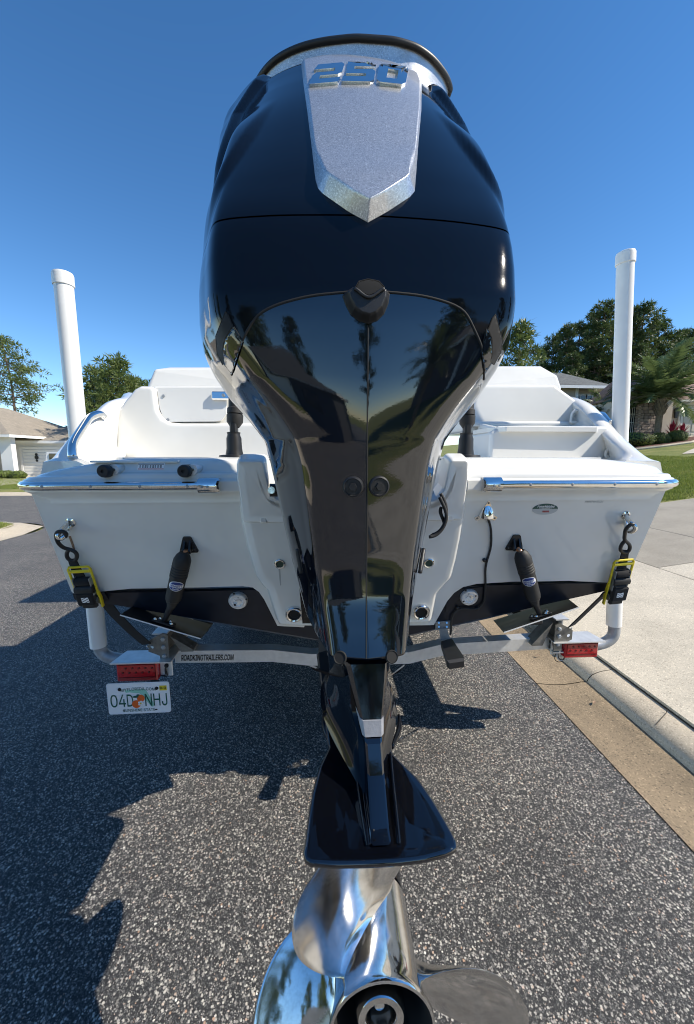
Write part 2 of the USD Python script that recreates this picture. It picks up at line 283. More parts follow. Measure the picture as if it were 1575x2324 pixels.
def tube(pts, r, n=10, closed=False, smooth=0):
    p = np.array(pts, float)
    if smooth:
        t = np.r_[0, np.cumsum(np.linalg.norm(np.diff(p, axis=0), axis=1))]; q = np.linspace(0, t[-1], smooth)
        from scipy.interpolate import CubicSpline, make_interp_spline
        if np.ndim(r): r = np.interp(q, t, r)
        p = np.stack([make_interp_spline(t, p[:, k], k=min(3, len(p) - 1))(q) for k in range(3)], 1)
    T = np.gradient(p, axis=0); T /= np.linalg.norm(T, axis=1, keepdims=True) + 1e-12
    a = frame(T[0])[0]; A = []
    for t in T:
        a = nrm(a - t * (a @ t)); A.append(a)
    A = np.array(A); B = np.cross(T, A); th = np.arange(n) * 2 * np.pi / n
    r = np.broadcast_to(r, (len(p),))
    v = (p[:, None] + r[:, None, None] * (np.cos(th)[None, :, None] * A[:, None] + np.sin(th)[None, :, None] * B[:, None])).reshape(-1, 3)
    f = grid_faces(len(p), n, True); f = np.vstack([f[:, [0, 1, 2]], f[:, [0, 2, 3]]])
    m = len(v); v = np.vstack([v, p[0], p[-1]]); e = (len(p) - 1) * n
    f = np.vstack([f, [[m, (i + 1) % n, i] for i in range(n)], [[m + 1, e + i, e + (i + 1) % n] for i in range(n)]])
    return tm(v, f)
def ribbon(pts, width, thick, wdir):
    """A flat strap through pts; width along wdir."""
    p = np.array(pts, float); w = np.array([nrm(x) for x in np.broadcast_to(wdir, p.shape)]) * np.broadcast_to(width, (len(p),))[:, None] / 2
    T = np.gradient(p, axis=0); nn = np.cross(T, w); nn = nn / np.linalg.norm(nn, axis=1, keepdims=True) * thick / 2
    rows = np.stack([p - w - nn, p + w - nn, p + w + nn, p - w + nn], 1).reshape(-1, 3)
    f = grid_faces(len(p), 4, True); f = np.vstack([f[:, [0, 1, 2]], f[:, [0, 2, 3]]]); e = 4 * (len(p) - 1)
    return tm(rows, np.vstack([f, [[0, 2, 1], [0, 3, 2], [e, e + 1, e + 2], [e, e + 2, e + 3]]]))
def rbox(lo, hi, r=0.004):
    lo, hi = np.array(lo, float), np.array(hi, float); r = min(r, *(0.45 * (hi - lo)))
    pts = []
    for sx in (0, 1):
        for sy in (0, 1):
            for sz in (0, 1):
                s = np.array([sx, sy, sz]); c = np.where(s, hi, lo)
                for k in range(3):
                    q = c + np.where(s, -r, r); q[k] = c[k]; pts.append(q)
    return trimesh.convex.convex_hull(np.array(pts))
def box(lo, hi): return trimesh.creation.box(bounds=[np.minimum(lo, hi), np.maximum(lo, hi)])
def hull(pts): return trimesh.convex.convex_hull(np.asarray(pts, float))
def orient(mesh, c, ax, ay, az):
    """local xyz -> c + x ax + y ay + z az."""
    m = mesh.copy(); m.vertices = np.array(c) + m.vertices @ np.array([ax, ay, az], float); return m
def prism(poly2d, c, ax, ay, az, depth):
    """2-D outline in the (ax, ay) plane extruded along az."""
    g = poly2d if isinstance(poly2d, Polygon) else Polygon(poly2d)
    if not g.is_valid: g = g.buffer(0)
    out = []
    for h in (g.geoms if hasattr(g, 'geoms') else [g]):
        out.append(orient(trimesh.creation.extrude_polygon(h, depth, engine='earcut'), c, ax, ay, az))
    m = cat_(out)
    if np.dot(np.cross(ax, ay), az) < 0: m.invert()
    return m
def rounded(pts, r): return Polygon(pts).buffer(-r, join_style=1).buffer(r, join_style=1, quad_segs=6)
def ellipse(a, b, n=48): t = np.arange(n) * 2 * np.pi / n; return np.stack([a * np.cos(t), b * np.sin(t)], 1)
def text(s, h, bold=False, depth=0.001, width=None):
    m = meshkit.text_mesh(s, h, depth, bold); x0 = m.bounds[0][0]; m.vertices[:, 0] -= x0
    if width: m.vertices[:, 0] *= width / m.bounds[1][0]
    return m
def sheet(pts, z=None):
    """Flat or terrain-following polygon as a fine triangulation. z: number or function."""
    g = Polygon(pts) if not isinstance(pts, Polygon) else pts
    v2, f = trimesh.creation.triangulate_polygon(g, engine='earcut')
    if callable(z): zz = np.array([z(x, y) for x, y in v2])
    else: zz = np.full(len(v2), z)
    m = tm(np.column_stack([v2, zz]), f)
    if m.face_normals[:, 2].sum() < 0: m.invert()
    return m
def slab(pts, z0, z1): return trimesh.creation.extrude_polygon(Polygon(pts), z1 - z0, engine='earcut').apply_translation([0, 0, z0])

# ------------------------------------------------------------------ the ground
def gz(x, y):
    """Ground height: flat road, kerb, then a lot that climbs to the right; gently down to the left."""
    if x > 1.9: return 0.088 + 0.13 * max(0.0, min(x, 40.0) - 1.9)
    return 0.0
KX = 1.535
base = np.array([[-400, -300], [KX + 0.2, -300], [KX + 0.2, 500], [-400, 500]])
solo('ground', sheet(base, -0.06), 'lawn', kind='structure')
# the road, with a side street on the left
def arc(cx, cy, r, a0, a1, n=10):
    return [(cx + r * math.cos(a), cy + r * math.sin(a)) for a in np.linspace(math.radians(a0), math.radians(a1), n)]
corner = arc(-7.75, 8.5, 1.4, 0, 90)
corner2 = arc(-9.3, 19.3, 2.6, -90, 0)
road_pts = [(KX, -60), (KX, 160), (-6.7, 160)] + corner2[::-1] + [(-80, 16.7 + 0.0), (-80, 9.9)] + corner[::-1] + [(-6.35, 8.5), (-6.35, -60)]
solo('road', sheet(road_pts, 0.0), 'asphalt', kind='structure')
# gutter: a shallow concrete pan, cut in lengths
nseg = 0
gut = thing('gutter', (KX, 0, 0), 'shallow concrete gutter pan between the asphalt and the kerb', 'gutter', kind='structure')
cuts = [-8, -5, -2, 0.9, 2.52, 5.5, 8.5, 12, 16, 24, 40, 90]
for a, b in zip(cuts[:-1], cuts[1:]):
    xs = np.linspace(0, 1, 9); rows = []
    for y in (a + 0.004, b - 0.004):
        rows.append(np.stack([KX + 0.38 * xs, np.full(9, y), 0.004 - 0.018 * np.sin(np.pi * np.clip(xs * 1.1, 0, 1))], 1))
    part(gut, 'gutter_length', tm(np.vstack(rows), grid_faces(2, 9)[:, ::-1]), 'gutter_concrete')
part(gut, 'joint', sheet([(KX - 0.003, -8), (KX + 0.39, -8), (KX + 0.39, 90), (KX - 0.003, 90)], -0.022), 'joint_dirt')
# rolled kerb
kerb = thing('kerb', (1.9, 0, 0), 'rolled concrete kerb beside the gutter', 'kerb', kind='structure')
kp = np.array([[1.908, -0.02], [1.915, 0.002], [1.927, 0.028], [1.948, 0.053], [1.985, 0.071], [2.03, 0.083], [2.08, 0.090], [2.105, 0.092], [2.109, 0.04]])
for a, b in zip(cuts[:-1], cuts[1:]):
    yy = np.linspace(a + 0.003, b - 0.003, max(2, int((b - a) / 0.25)))
    rows = []
    for y in yy:
        w = (meshkit.noise(np.array([[y * 1.3, 0.5, 0.2]]), 3)[0] - 0.5) * 0.008
        rows.append(np.stack([kp[:, 0] + w, np.full(len(kp), y), kp[:, 1]], 1))
    part(kerb, 'kerb_length', tm(np.vstack(rows), grid_faces(len(yy), len(kp))[:, ::-1]), 'kerb_concrete', smooth=50)
# concrete apron and pavement panels on the right, each panel its own piece
pav = thing('pavement', (2.1, 0, 0.12), 'pale concrete pavement panels right of the kerb', 'pavement', kind='structure')
def panel(x0, x1, y0, y1, m):
    g = 0.007
    pts = [(x0 + g, y0 + g), (x1 - g, y0 + g), (x1 - g, y1 - g), (x0 + g, y1 - g)]
    top = np.array([[x, y, gz(x, y)] for x, y in pts]); bot = top - [0, 0, 0.1]
    part(pav, 'concrete_panel', hull(np.vstack([top, bot])), m)
for y0, y1 in ((-7, -3.2), (-3.2, 0.55), (0.55, 7.3)):
    panel(2.1085, 3.9, y0, y1, 'slab_concrete')
for x0, x1 in ((3.9, 5.18), (5.18, 7.6), (7.6, 10.5), (10.5, 14)):
    panel(x0, x1, -7, -0.5, 'slab_concrete'); panel(x0, x1, -0.5, 4.17, 'slab_concrete'); panel(x0, x1, 4.17, 7.3, 'old_slab')
bedpts = [(2.105, -7), (14, -7), (14, 7.3), (2.105, 7.3)]
part(pav, 'joint', sheet(bedpts, lambda x, y: gz(x, y) - 0.018), 'joint_dirt')
part(pav, 'crack', ribbon([[x, 2.02 + 0.03 * math.sin(9 * x) + 0.3 * (x - 2.0), (np.interp(x, kp[:8, 0], kp[:8, 1]) if x < 2.08 else gz(x, 0)) + 0.002] for x in np.linspace(1.96, 2.09, 9)], 0.004, 0.002, [0, 1, 0]), 'crack')
# lawns
def rise(pts, name, label=None, off=0.0):
    """terrain sheet on the right lot, split along x so that it follows the slope"""
    return solo(name, sheet(pts, lambda x, y: gz(x, y) + off), 'lawn', kind='structure')
rise([(2.084, 7.3), (14, 7.3), (14, -7), (40, -7), (40, 160), (2.084, 160)], 'lawn')
rise([(14, -90), (40, -90), (40, -7), (2.084, -7), (2.084, -90)], 'lawn')
solo('terrain', sheet([(40, -90), (300, -90), (300, 400), (40, 400)], gz(40, 0)), 'lawn', kind='structure')
def left_lot(pts):
    g = Polygon(pts)
    solo('lawn', sheet(g.buffer(-0.52), 0.11), 'lawn', kind='structure')
    k = thing('kerb', (pts[0][0], pts[0][1], 0), 'pale rolled kerb around the grass corner', 'kerb', kind='structure')
    rings = [g.buffer(-d, quad_segs=4) for d in (0.0, 0.25, 0.36, 0.52)]
    zs = [0.005, 0.02, 0.09, 0.115]
    N = 260; rows = []
    for r, z in zip(rings, zs):
        L = r.exterior; q = []
        for i in range(N):
            # sample along the outer ring and snap to the inner one, so the rows stay aligned
            p0 = rings[0].exterior.interpolate(i / N, normalized=True)
            p = L.interpolate(L.project(p0)); q.append((p.x, p.y, z))
        rows.append(q)
    part(k, 'kerb_run', tm(np.array(rows).reshape(-1, 3), grid_faces(4, N, True)), 'kerb_concrete', smooth=40)
left_lot([(-6.35, -60), (-6.35, 8.5)] + corner + [(-80, 9.9), (-80, -60)])
left_lot([(-80, 16.7)] + corner2 + [(-6.7, 160), (-80, 160)])

# ------------------------------------------------------------------ outboard motor
XM = 0.065
def Zd(p): return (np.asarray(p) - EYE) @ FWD
# aft centre line: (view row, distance y) -> height
AFT = [(118, 1.03), (135, 0.975), (155, 0.925), (185, 0.862), (230, 0.795), (300, 0.728), (400, 0.66), (505, 0.612), (600, 0.592), (665, 0.582), (735, 0.581), (850, 0.581), (1000, 0.584), (1100, 0.588), (1250, 0.590), (1350, 0.582), (1430, 0.565), (1505, 0.545)]
az = np.array([aty(835, py, Y)[2] for py, Y in AFT]); ay_ = np.array([Y for _, Y in AFT])
Yaft = PchipInterpolator(az[::-1], ay_[::-1])
SIL = np.array([(125, 60), (150, 130), (165, 170), (185, 215), (210, 250), (240, 272), (270, 286), (310, 299), (400, 313), (500, 324), (600, 340), (660, 348), (700, 350), (760, 348), (800, 341), (850, 323), (900, 298), (950, 262), (1000, 228), (1050, 213), (1100, 200), (1200, 176), (1300, 152), (1400, 127), (1460, 112), (1500, 97)], float)
Yfr = PchipInterpolator([1.2, 1.32, 1.55, 1.66, 1.72, 1.82, 1.95, 2.2, 2.36, 2.55], [0.93, 0.95, 1.0, 1.04, 1.12, 1.25, 1.30, 1.33, 1.36, 1.40])
VW = PchipInterpolator([1.3, 1.6, 1.8, 2.5], [0.55, 0.5, 0.41, 0.36])
K1 = np.array([(0, 0), (.30, .006), (.55, .02), (.69, .038), (.80, .13), (.92, .27), (1, .45), (.97, .68), (.7, .93), (0, 1)])
K3 = np.array([(0, 0), (.20, .008), (.38, .018), (.49, .030), (.62, .13), (.80, .31), (.94, .49), (1, .64), (.8, .93), (0, 1)])
KT = np.array([(0, 0), (.28, .015), (.49, .055), (.69, .13), (.86, .24), (.985, .36), (1, .45), (.97, .66), (.7, .92), (0, 1)])
NU = 130
def section(z):
    k = np.clip((z - 1.62) / 0.25, 0, 1); k = k * k * (3 - 2 * k)
    K = K3 * (1 - k) + K1 * k
    kt = np.clip((z - 2.15) / 0.33, 0, 1); kt = kt * kt * (3 - 2 * kt); K = K * (1 - kt) + KT * kt
    ya, yf = float(Yaft(z)), float(Yfr(z)); D = yf - ya
    ymid = ya + D * float(VW(z)) * 0.8
    px, py = proj([XM, ymid, z]); w = np.interp(py, SIL[:, 0], SIL[:, 1]) * Zd([XM, ymid, z]) / 873
    w = w * (1 + 0.05 * k * (1 - 0.7 * kt))
    t = np.r_[0, np.cumsum(np.hypot(*np.diff(K * [1, 1.3], axis=0).T))]; t /= t[-1]
    q = np.linspace(0, 1, NU) ** 1.15
    u = PchipInterpolator(t, K[:, 0])(q); v = PchipInterpolator(t, K[:, 1])(q)
    return u, v, w, ya, D
def loft_body(zs, shape=None):
    rows = []
    for z in zs:
        u, v, w, ya, D = section(z)
        x, y = u * w, ya + v * D
        if shape: x, y = shape(z, u, v, x, y)
        r = np.stack([x, y, np.full(NU, z)], 1)
        l = r[::-1][1:-1] * [-1, 1, 1]
        rows.append(np.vstack([r, l]) + [XM, 0, 0])
    return np.array(rows)
ss = lambda a, b, x: np.clip((x - a) / (b - a), 0, 1) ** 2 * (3 - 2 * np.clip((x - a) / (b - a), 0, 1))
def cowl_lines(z, u, v, x, y):
    """Raised side shoulders of the top cowling: two creases that sweep outwards and down."""
    f = (2.48 - z) / 0.48
    s = np.where(v < 0.36, u, 2 - u)                    # arc measure from the centre line
    r1 = np.interp(f, [0, .2, .5, .8, 1.0], [.66, .80, .91, .98, 1.04])
    r2 = np.interp(f, [.35, .6, 1.0], [.50, .60, .82])
    run = 1 - ss(.55, .99, f)
    h = 0.020 * ss(r1 - .04, r1 + .02, s) * run - 0.020 * run * ss(.2, 1, s)
    h = h + 0.012 * ss(r2 - .03, r2 + .03, s) * ss(.3, .6, f) * (1 - ss(.8, .99, f)) - 0.012 * ss(r1 - .16, r1, s) * ss(.3, .6, f) * (1 - ss(.8, .99, f))
    fade = 1.0
    nx, ny = np.gradient(y), -np.gradient(x); L = np.hypot(nx, ny) + 1e-9
    return x + h * fade * nx / L, y + h * fade * ny / L
def rows_mesh(R, cap0=False, cap1=False):
    nr, nc = R.shape[:2]; v = R.reshape(-1, 3); f = grid_faces(nr, nc, True)
    f = np.vstack([f[:, [0, 1, 2]], f[:, [0, 2, 3]]])
    for c, row in ((cap0, 0), (cap1, nr - 1)):
        if c:
            v = np.vstack([v, R[row].mean(0)]); k = len(v) - 1; i = np.arange(nc)
            q = np.stack([np.full(nc, k), row * nc + (i + 1) % nc, row * nc + i], 1)
            f = np.vstack([f, q[:, ::-1] if row else q])
    m = tm(v, f)
    return m
Z_SPLIT, Z_PAN = 1.998, 1.56
Z0 = az[-1] + 0.004
zsA = np.linspace(Z_SPLIT + 0.0015, 2.515, 150)
zsB = np.linspace(Z0, Z_SPLIT - 0.0015, 230)
RA = loft_body(zsA, cowl_lines); RB = loft_body(zsB)
def soften_top(R):
    # roll the last rows inward so that the top edge of the shoulders is round
    n = 9
    for i in range(n):
        k = len(R) - n + i; t = (i + 1) / n; c = R[k].mean(0); R[k] = c + (R[k] - c) * [1 - 0.05 * t * t, 1 - 0.02 * t * t, 1]
    return R
RA = soften_top(RA)
# a surface lookup: view position -> point and normal of the aft side of the motor
mfull = [rows_mesh(RA), rows_mesh(RB)]
PV, NV = [], []
for m in mfull:
    v, f, n = meshkit.arrays(m, True)
    c = (v.mean(0) - v)
    if (n * (v - v.mean(0))).sum() < 0: n = -n
    ok = ((EYE - v) * n).sum(1) > 0.03 * np.linalg.norm(EYE - v, axis=1)
    PV.append(v[ok]); NV.append(n[ok])
PV, NV = np.vstack(PV), np.vstack(NV)
SURF = LinearNDInterpolator(proj(PV), np.hstack([PV, NV]))
from scipy.spatial import cKDTree
NEAR = cKDTree(proj(PV))
def on_motor(px, off=0.0):
    px = np.atleast_2d(np.asarray(px, float)); q = SURF(px)
    bad = np.isnan(q[:, 0])
    if bad.any():
        k = NEAR.query(px[bad])[1]; q[bad] = np.hstack([PV[k], NV[k]])
    n = q[:, 3:] / np.linalg.norm(q[:, 3:], axis=1, keepdims=True)
    return q[:, :3] + n * np.reshape(off, (-1, 1)), n
def patch(poly, height, step=7.0, ring=None, lookup=None, flat=None):
    """A raised patch on the motor: outline in view pixels; height(distance to the outline in pixels, points) in metres."""
    g = Polygon(poly).buffer(0); lookup = lookup or on_motor; ring = ring or (0.0, 1.0, 3.0, 6.0, 10.0, 15.0)
    o = g.exterior; fr = list(np.arange(0, 1, step / o.length)) + [o.project(Point(c), normalized=True) for c in o.coords[:-1]]
    fr = np.unique(np.round(np.mod(fr, 1), 5)); P0 = [o.interpolate(f, normalized=True) for f in fr]; N = len(P0)
    rows = []
    for d in ring:
        h = g.buffer(-d, join_style=2)
        if h.is_empty: break
        if h.geom_type != 'Polygon': h = max(h.geoms, key=lambda q: q.area)
        e = h.exterior; rows.append(np.array([e.interpolate(e.project(p)).coords[0] for p in P0])); last = h
    pts = np.vstack(rows); f = grid_faces(len(rows), N, True); f = np.vstack([f[:, [0, 1, 2]], f[:, [0, 2, 3]]])
    x0, y0, x1, y1 = last.bounds; gx, gy = np.meshgrid(np.arange(x0, x1, step), np.arange(y0, y1, step)); gp = np.stack([gx.ravel(), gy.ravel()], 1)
    inn = last.buffer(-step * .6); gp = gp[shapely.contains_xy(inn, gp[:, 0], gp[:, 1])] if not inn.is_empty else gp[:0]
    q = np.vstack([rows[-1], gp]); tri = Delaunay(q + np.random.default_rng(1).normal(size=q.shape) * 1e-4).simplices; cen = q[tri].mean(1); tri = tri[shapely.contains_xy(last.buffer(.02), cen[:, 0], cen[:, 1])]
    base_i = (len(rows) - 1) * N; idx = np.concatenate([np.arange(base_i, base_i + N), len(pts) + np.arange(len(gp))])
    pts = np.vstack([pts, gp]); f = np.vstack([f, idx[tri]])
    d = shapely.distance(shapely.points(pts), o)
    hh = height(d, pts)
    if flat is None: v, n = lookup(pts, hh)
    else: v = lookup(pts, 0.0)[0] + np.asarray(flat) * hh[:, None]
    m = tm(v, f); a = m.area_faces; m.update_faces(a > 1e-12)
    if ((m.face_normals * (EYE - m.triangles_center)).sum(1) * m.area_faces).sum() < 0: m.invert()
    return trimesh.Trimesh(m.vertices, m.faces, process=True)
def seam(parent, px, r=0.0016, name='seam', m='matt_black', off=0.0, smooth=60):
    p = np.array(px, float); t = np.r_[0, np.cumsum(np.hypot(*np.diff(p, axis=0).T))]; q = np.linspace(0, t[-1], smooth)
    P = np.stack([PchipInterpolator(t, p[:, 0])(q), PchipInterpolator(t, p[:, 1])(q)], 1)
    return part(parent, name, tube(on_motor(P, off)[0], r, 8), m, True)

motor = thing('outboard_motor', (XM, 0.7, 1.0), 'tall glossy black outboard motor with a silver shield panel, bolted to the boat', 'outboard motor')
up_c = part(motor, 'upper_cowling', rows_mesh(RA, cap1=True), 'motor_paint', True)
# split the lower body: apron in the middle, cowling pan around it
mB = rows_mesh(RB, cap0=True)
vB, fB, nB = meshkit.arrays(mB, True)
if (nB * (vB - vB.mean(0))).sum() < 0: nB = -nB
ARC = [(527, 935), (526, 850), (534, 815), (556, 760), (590, 712), (645, 686), (730, 668), (835, 661), (935, 668), (1020, 688), (1052, 706), (1075, 745), (1095, 800), (1098, 860), (1096, 905)]
apr = Polygon(ARC + [(1000, 1000), (1000, 1600), (600, 1600), (600, 1000)])
cB = vB[fB].mean(1); pc = proj(cB)
facing = (nB[fB].mean(1) * (EYE - cB)).sum(1) > 0
inside = shapely.contains_xy(apr, pc[:, 0], pc[:, 1]) & facing | (cB[:, 2] < 1.66)
right = cB[:, 0] > XM
pan_cut = Polygon([(488, 740), (514, 702), (528, 740), (552, 778), (556, 790), (527, 850), (522, 838), (499, 812), (489, 775)])
def sub(name, sel, label=None):
    f = fB[sel]; ids, inv = np.unique(f, return_inverse=True)
    p = numbered(motor, name); write(p, vB[ids] - LOC[motor], inv.reshape(-1, 3), 'motor_paint' if name == 'lower_cowling' else 'leg_paint', nB[ids])
    if label: stage.GetPrimAtPath(p).SetCustomDataByKey('label', label)
    return p
sub('lower_cowling', ~inside)
sub('apron_panel', inside & ~right, 'left half of the tapering apron')
sub('apron_panel', inside & right, 'right half of the tapering apron')
seam(motor, ARC[1:-1], 0.0020)
seam(motor, [(835, 738), (834, 900), (832, 1200), (831, 1495)], 0.0011)
# gap between the top cowling and the lower cowling
gapz = loft_body([Z_SPLIT - 0.0015, Z_SPLIT + 0.0015])
gapm = rows_mesh(gapz); gapm.vertices = (gapm.vertices - [XM, 0.9, 0]) * [0.988, 0.988, 1] + [XM, 0.9, 0]
part(motor, 'seal', gapm, 'matt_black')
# side vents with their inner louvres
for poly, lv in (([(490, 762), (512, 706), (519, 712), (531, 740), (512, 770), (508, 790), (514, 818), (506, 828), (493, 800)], [(531, 742), (552, 776), (528, 848), (510, 826), (509, 792), (514, 768)]),
                 ([(1140, 772), (1124, 712), (1116, 722), (1106, 748), (1114, 766), (1116, 792), (1112, 822), (1120, 828), (1136, 800)], [(1104, 746), (1092, 800), (1098, 842), (1111, 826), (1115, 792), (1112, 766)])):
    part(motor, 'air_vent', patch(poly, lambda d, p: 0.0012 + 0 * d, 5.0, (0.0, 1.5)), 'matt_black', True)
    part(motor, 'vent_panel', patch(lv, lambda d, p: 0.0024 + 0 * d, 5.0, (0.0, 1.5)), 'leg_paint', True)
    seam(motor, [lv[0], lv[1]], 0.0012, smooth=12)
# silver shield panel
SH = [(683, 140), (688, 185), (697, 250), (707, 330), (716, 408), (722, 428), (733, 440), (790, 480), (835, 505), (880, 480), (930, 447), (941, 434), (943, 410), (949, 330), (956, 250), (957, 190), (948, 162), (925, 143), (880, 127), (820, 121), (750, 126), (710, 134)]
def sh_h(d, p):
    low = ss(330, 430, p[:, 1]) ; rim = 7 + 14 * low
    return 0.0005 + (0.009 + 0.015 * low) * np.clip(d / rim, 0, 1)
shm = patch(SH, sh_h, 6.0, (0.0, 2.0, 4.5, 7.0, 9.0, 10.0, 14.0, 18.0, 21.0, 22.5, 25.0), flat=nrm([0, -1, .15]))
shp = part(motor, 'shield_panel', shm, 'silver_paint', 24)
SHY = LinearNDInterpolator(proj(shm.vertices), shm.vertices[:, 1])
# chrome figures 2 5 0 on the panel: block outlines mapped on to the surface
DIG = {'2': [[(0, 0), (0, .42), (.12, .58), (.72, .58), (.72, .74), (0, .74), (.1, 1), (.9, 1), (1, .9), (1, .52), (.88, .40), (.28, .40), (.28, .24), (1, .24), (.95, 0)]],
       '5': [[(0, 0), (0, .26), (.72, .26), (.72, .40), (.08, .40), (.04, 1), (1, 1), (.98, .76), (.30, .76), (.30, .62), (.90, .62), (1, .52), (1, .1), (.9, 0)]],
       '0': [[(.12, 0), (0, .12), (0, .88), (.12, 1), (.88, 1), (1, .88), (1, .12), (.88, 0)], [(.32, .26), (.32, .74), (.68, .74), (.68, .26)]]}
QUAD = {'2': [(702, 190), (770, 184), (783, 140), (716, 146)], '5': [(775, 183), (848, 184), (856, 139), (787, 139)], '0': [(854, 184), (920, 191), (928, 151), (862, 141)]}
for ch in '250':
    P = Polygon(DIG[ch][0], DIG[ch][1:]); a, b, c, d = map(np.array, QUAD[ch])
    cap = trimesh.creation.extrude_polygon(P.segmentize(0.12), 1.0, engine='earcut')
    cap = cap.subdivide_to_size(0.22)
    s, t, h = cap.vertices.T
    px = ((1 - s) * (1 - t))[:, None] * a + (s * (1 - t))[:, None] * b + (s * t)[:, None] * c + ((1 - s) * t)[:, None] * d
    ys = SHY(px - np.array([20.0 if ch == '0' else 0.0, 0.0])); ys = np.where(np.isnan(ys), np.nanmedian(ys), ys)
    v = np.array([aty(x, y, Y - .016) for (x, y), Y in zip(px, ys)]) + (1 - h)[:, None] * np.array([0, .012, -.0045])
    cap.vertices = v
    part(shp, 'numeral', cap, 'chrome', 20)
# silver crown band under a black rim
ZR = 2.60
rim_px = [(578, 205), (590, 180), (614, 150), (650, 125), (700, 106), (760, 95), (820, 91), (880, 95), (935, 108), (972, 130), (1000, 160), (1014, 182), (1022, 205)]
rim = np.array([atz(x, y, ZR) for x, y in rim_px]); sp = np.linspace(0, 1, 60)
ts = np.linspace(0, 1, len(rim)); rim = np.stack([PchipInterpolator(ts, rim[:, k])(sp) for k in range(3)], 1)
back = np.array([[rim[-1][0] - 0.0, 1.32, ZR + 0.0], [XM, 1.42, ZR], [rim[0][0] + 0.0, 1.32, ZR]])
loop = np.vstack([rim, back]); cen = np.array([XM, 1.22, 0])
part(motor, 'crown_rim', tube(np.vstack([rim, back, rim[:1]]) + [0, 0, 0.004], 0.0072, 12), 'satin_black', True)
lid = [loop * [1, 1, 0] + [0, 0, ZR + 0.008], (loop - cen) * [0.9, 0.9, 0] + cen + [0, 0, ZR + 0.03], (loop - cen) * [0.4, 0.4, 0] + cen + [0, 0, ZR + 0.045]]
part(motor, 'crown_lid', rows_mesh(np.array(lid), cap1=True), 'motor_paint', True)
bandr = [(loop - cen) * [s, s, 0] + cen + [0, 0, z] for s, z in ((0.985, ZR - 0.002), (0.955, ZR - 0.03), (0.945, ZR - 0.06), (0.94, ZR - 0.10), (0.94, ZR - 0.14))]
part(motor, 'crown_band', rows_mesh(np.array(bandr)), 'silver_paint', True)
# exhaust surround in the middle of the seam
part(motor, 'port_surround', patch([(777, 672), (782, 664), (800, 653), (830, 649), (860, 652), (880, 661), (884, 668), (882, 688), (872, 712), (856, 728), (836, 735), (814, 729), (796, 715), (784, 692)], lambda d, p: 0.001 + 0.017 * ss(0, 13, d), 5.0, (0.0, 2.0, 5.0, 8.0, 11.0, 14.0)), 'satin_black', 40)
part(motor, 'exhaust_port', patch([(803, 668), (812, 655), (832, 651), (856, 655), (868, 666), (866, 672), (834, 685), (806, 674)], lambda d, p: 0.0195 + 0 * d, 4.0, (0.0, 2.0)), 'matt_black', True)
part(motor, 'port_lip', tube(on_motor([(803, 669), (818, 680), (834, 688), (851, 679), (867, 670)], 0.020)[0], 0.0022, 8, smooth=16), 'satin_black', True)
for x, y in ((801, 1104), (860, 1103)):
    (c,), (n,) = on_motor([(x, y)])
    b = part(motor, 'bolt_cup', lathe(c + n * 0.001, -n, [(-0.0035, 0.0), (-0.0035, 0.0125), (-0.005, 0.0135), (-0.004, 0.0155), (0.001, 0.0165)], 28), 'satin_black', 35)
    part(b, 'bolt_head', cyl(c + n * 0.0035, c + n * 0.008, 0.007, 0.006, 6), 'satin_black')
for x, y in ((772, 1492), (889, 1490)):
    (c,), (n,) = on_motor([(x, y)])
    part(motor, 'bolt_cup', lathe(c + n * 0.0005, -n, [(-0.0012, 0.0), (-0.0012, 0.008), (-0.0025, 0.009), (0.001, 0.0105)], 20), 'matt_black', 35)
# small rub strips on the sides of the apron
for pts in (([(674, 1245), (684, 1300)]), ([(962, 1245), (953, 1300)])):
    seam(motor, pts, 0.004, 'side_strip', 'satin_black', smooth=10)
# --- lower unit: leg, trailing bar, anode, plates, gearcase, skeg
ZJ = Z0 - 0.003
def leg_rows(spec, n=26):
    """spec rows: z, y aft, y front, half width aft, half width max"""
    R = []
    for z, ya, yf, wa, wm in spec:
        t = np.linspace(0, 1, n); y = ya + (yf - ya) * t
        w = wa + (wm - wa) * np.sin(np.clip(t / 0.62, 0, 1) * np.pi / 2) ** 1.2; w = w * np.sqrt(np.clip(1 - np.clip((t - 0.62) / 0.38, 0, 1) ** 2, 0, 1)) + 1e-4
        r = np.stack([w, y, np.full(n, z)], 1); r = np.vstack([[0, ya - 0.002, z], r]); l = r[::-1][1:] * [-1, 1, 1]
        R.append(np.vstack([r, l[:-1]]) + [XM, 0, 0])
    return np.array(R)
def spec_at(py, Y): return aty(840, py, Y)[2]
ZP = 1.148                                             # height of the plate
zz = [ZJ, spec_at(1570, .575), spec_at(1635, .565), ZP + 0.06, ZP + 0.02, ZP + 0.002]
legspec = [(zz[0], .592, .93, .030, .078), (zz[1], .588, .92, .026, .068), (zz[2], .58, .90, .022, .062), (zz[3], .56, .88, .016, .060), (zz[4], .53, .88, .014, .066), (zz[5], .50, .90, .012, .078)]
zi = np.linspace(zz[-1], zz[0], 24); sp_ = np.array(legspec)[::-1]
part(motor, 'lower_leg', rows_mesh(leg_rows([(z, *[float(PchipInterpolator(sp_[:, 0], sp_[:, k])(z)) for k in range(1, 5)]) for z in zi]), True, True), 'motor_paint', 40)
def bar(rows):
    """aft bar: rows of (view y, distance, half width aft, depth forward, half width fore)"""
    R = []
    for py, Y, w, D, wf in rows:
        xs_, z = aty(835 + (py - 1500) * 0.072, py, Y)[[0, 2]]
        c = 0.25 * w
        R.append(np.array([(xs_ - w + c, Y, z), (xs_ + w - c, Y, z), (xs_ + w, Y + c * 1.4, z), (xs_ + wf, Y + D, z), (xs_ - wf, Y + D, z), (xs_ - w, Y + c * 1.4, z)]))
    R = np.array(R)[::-1]
    return rows_mesh(R, True, True)
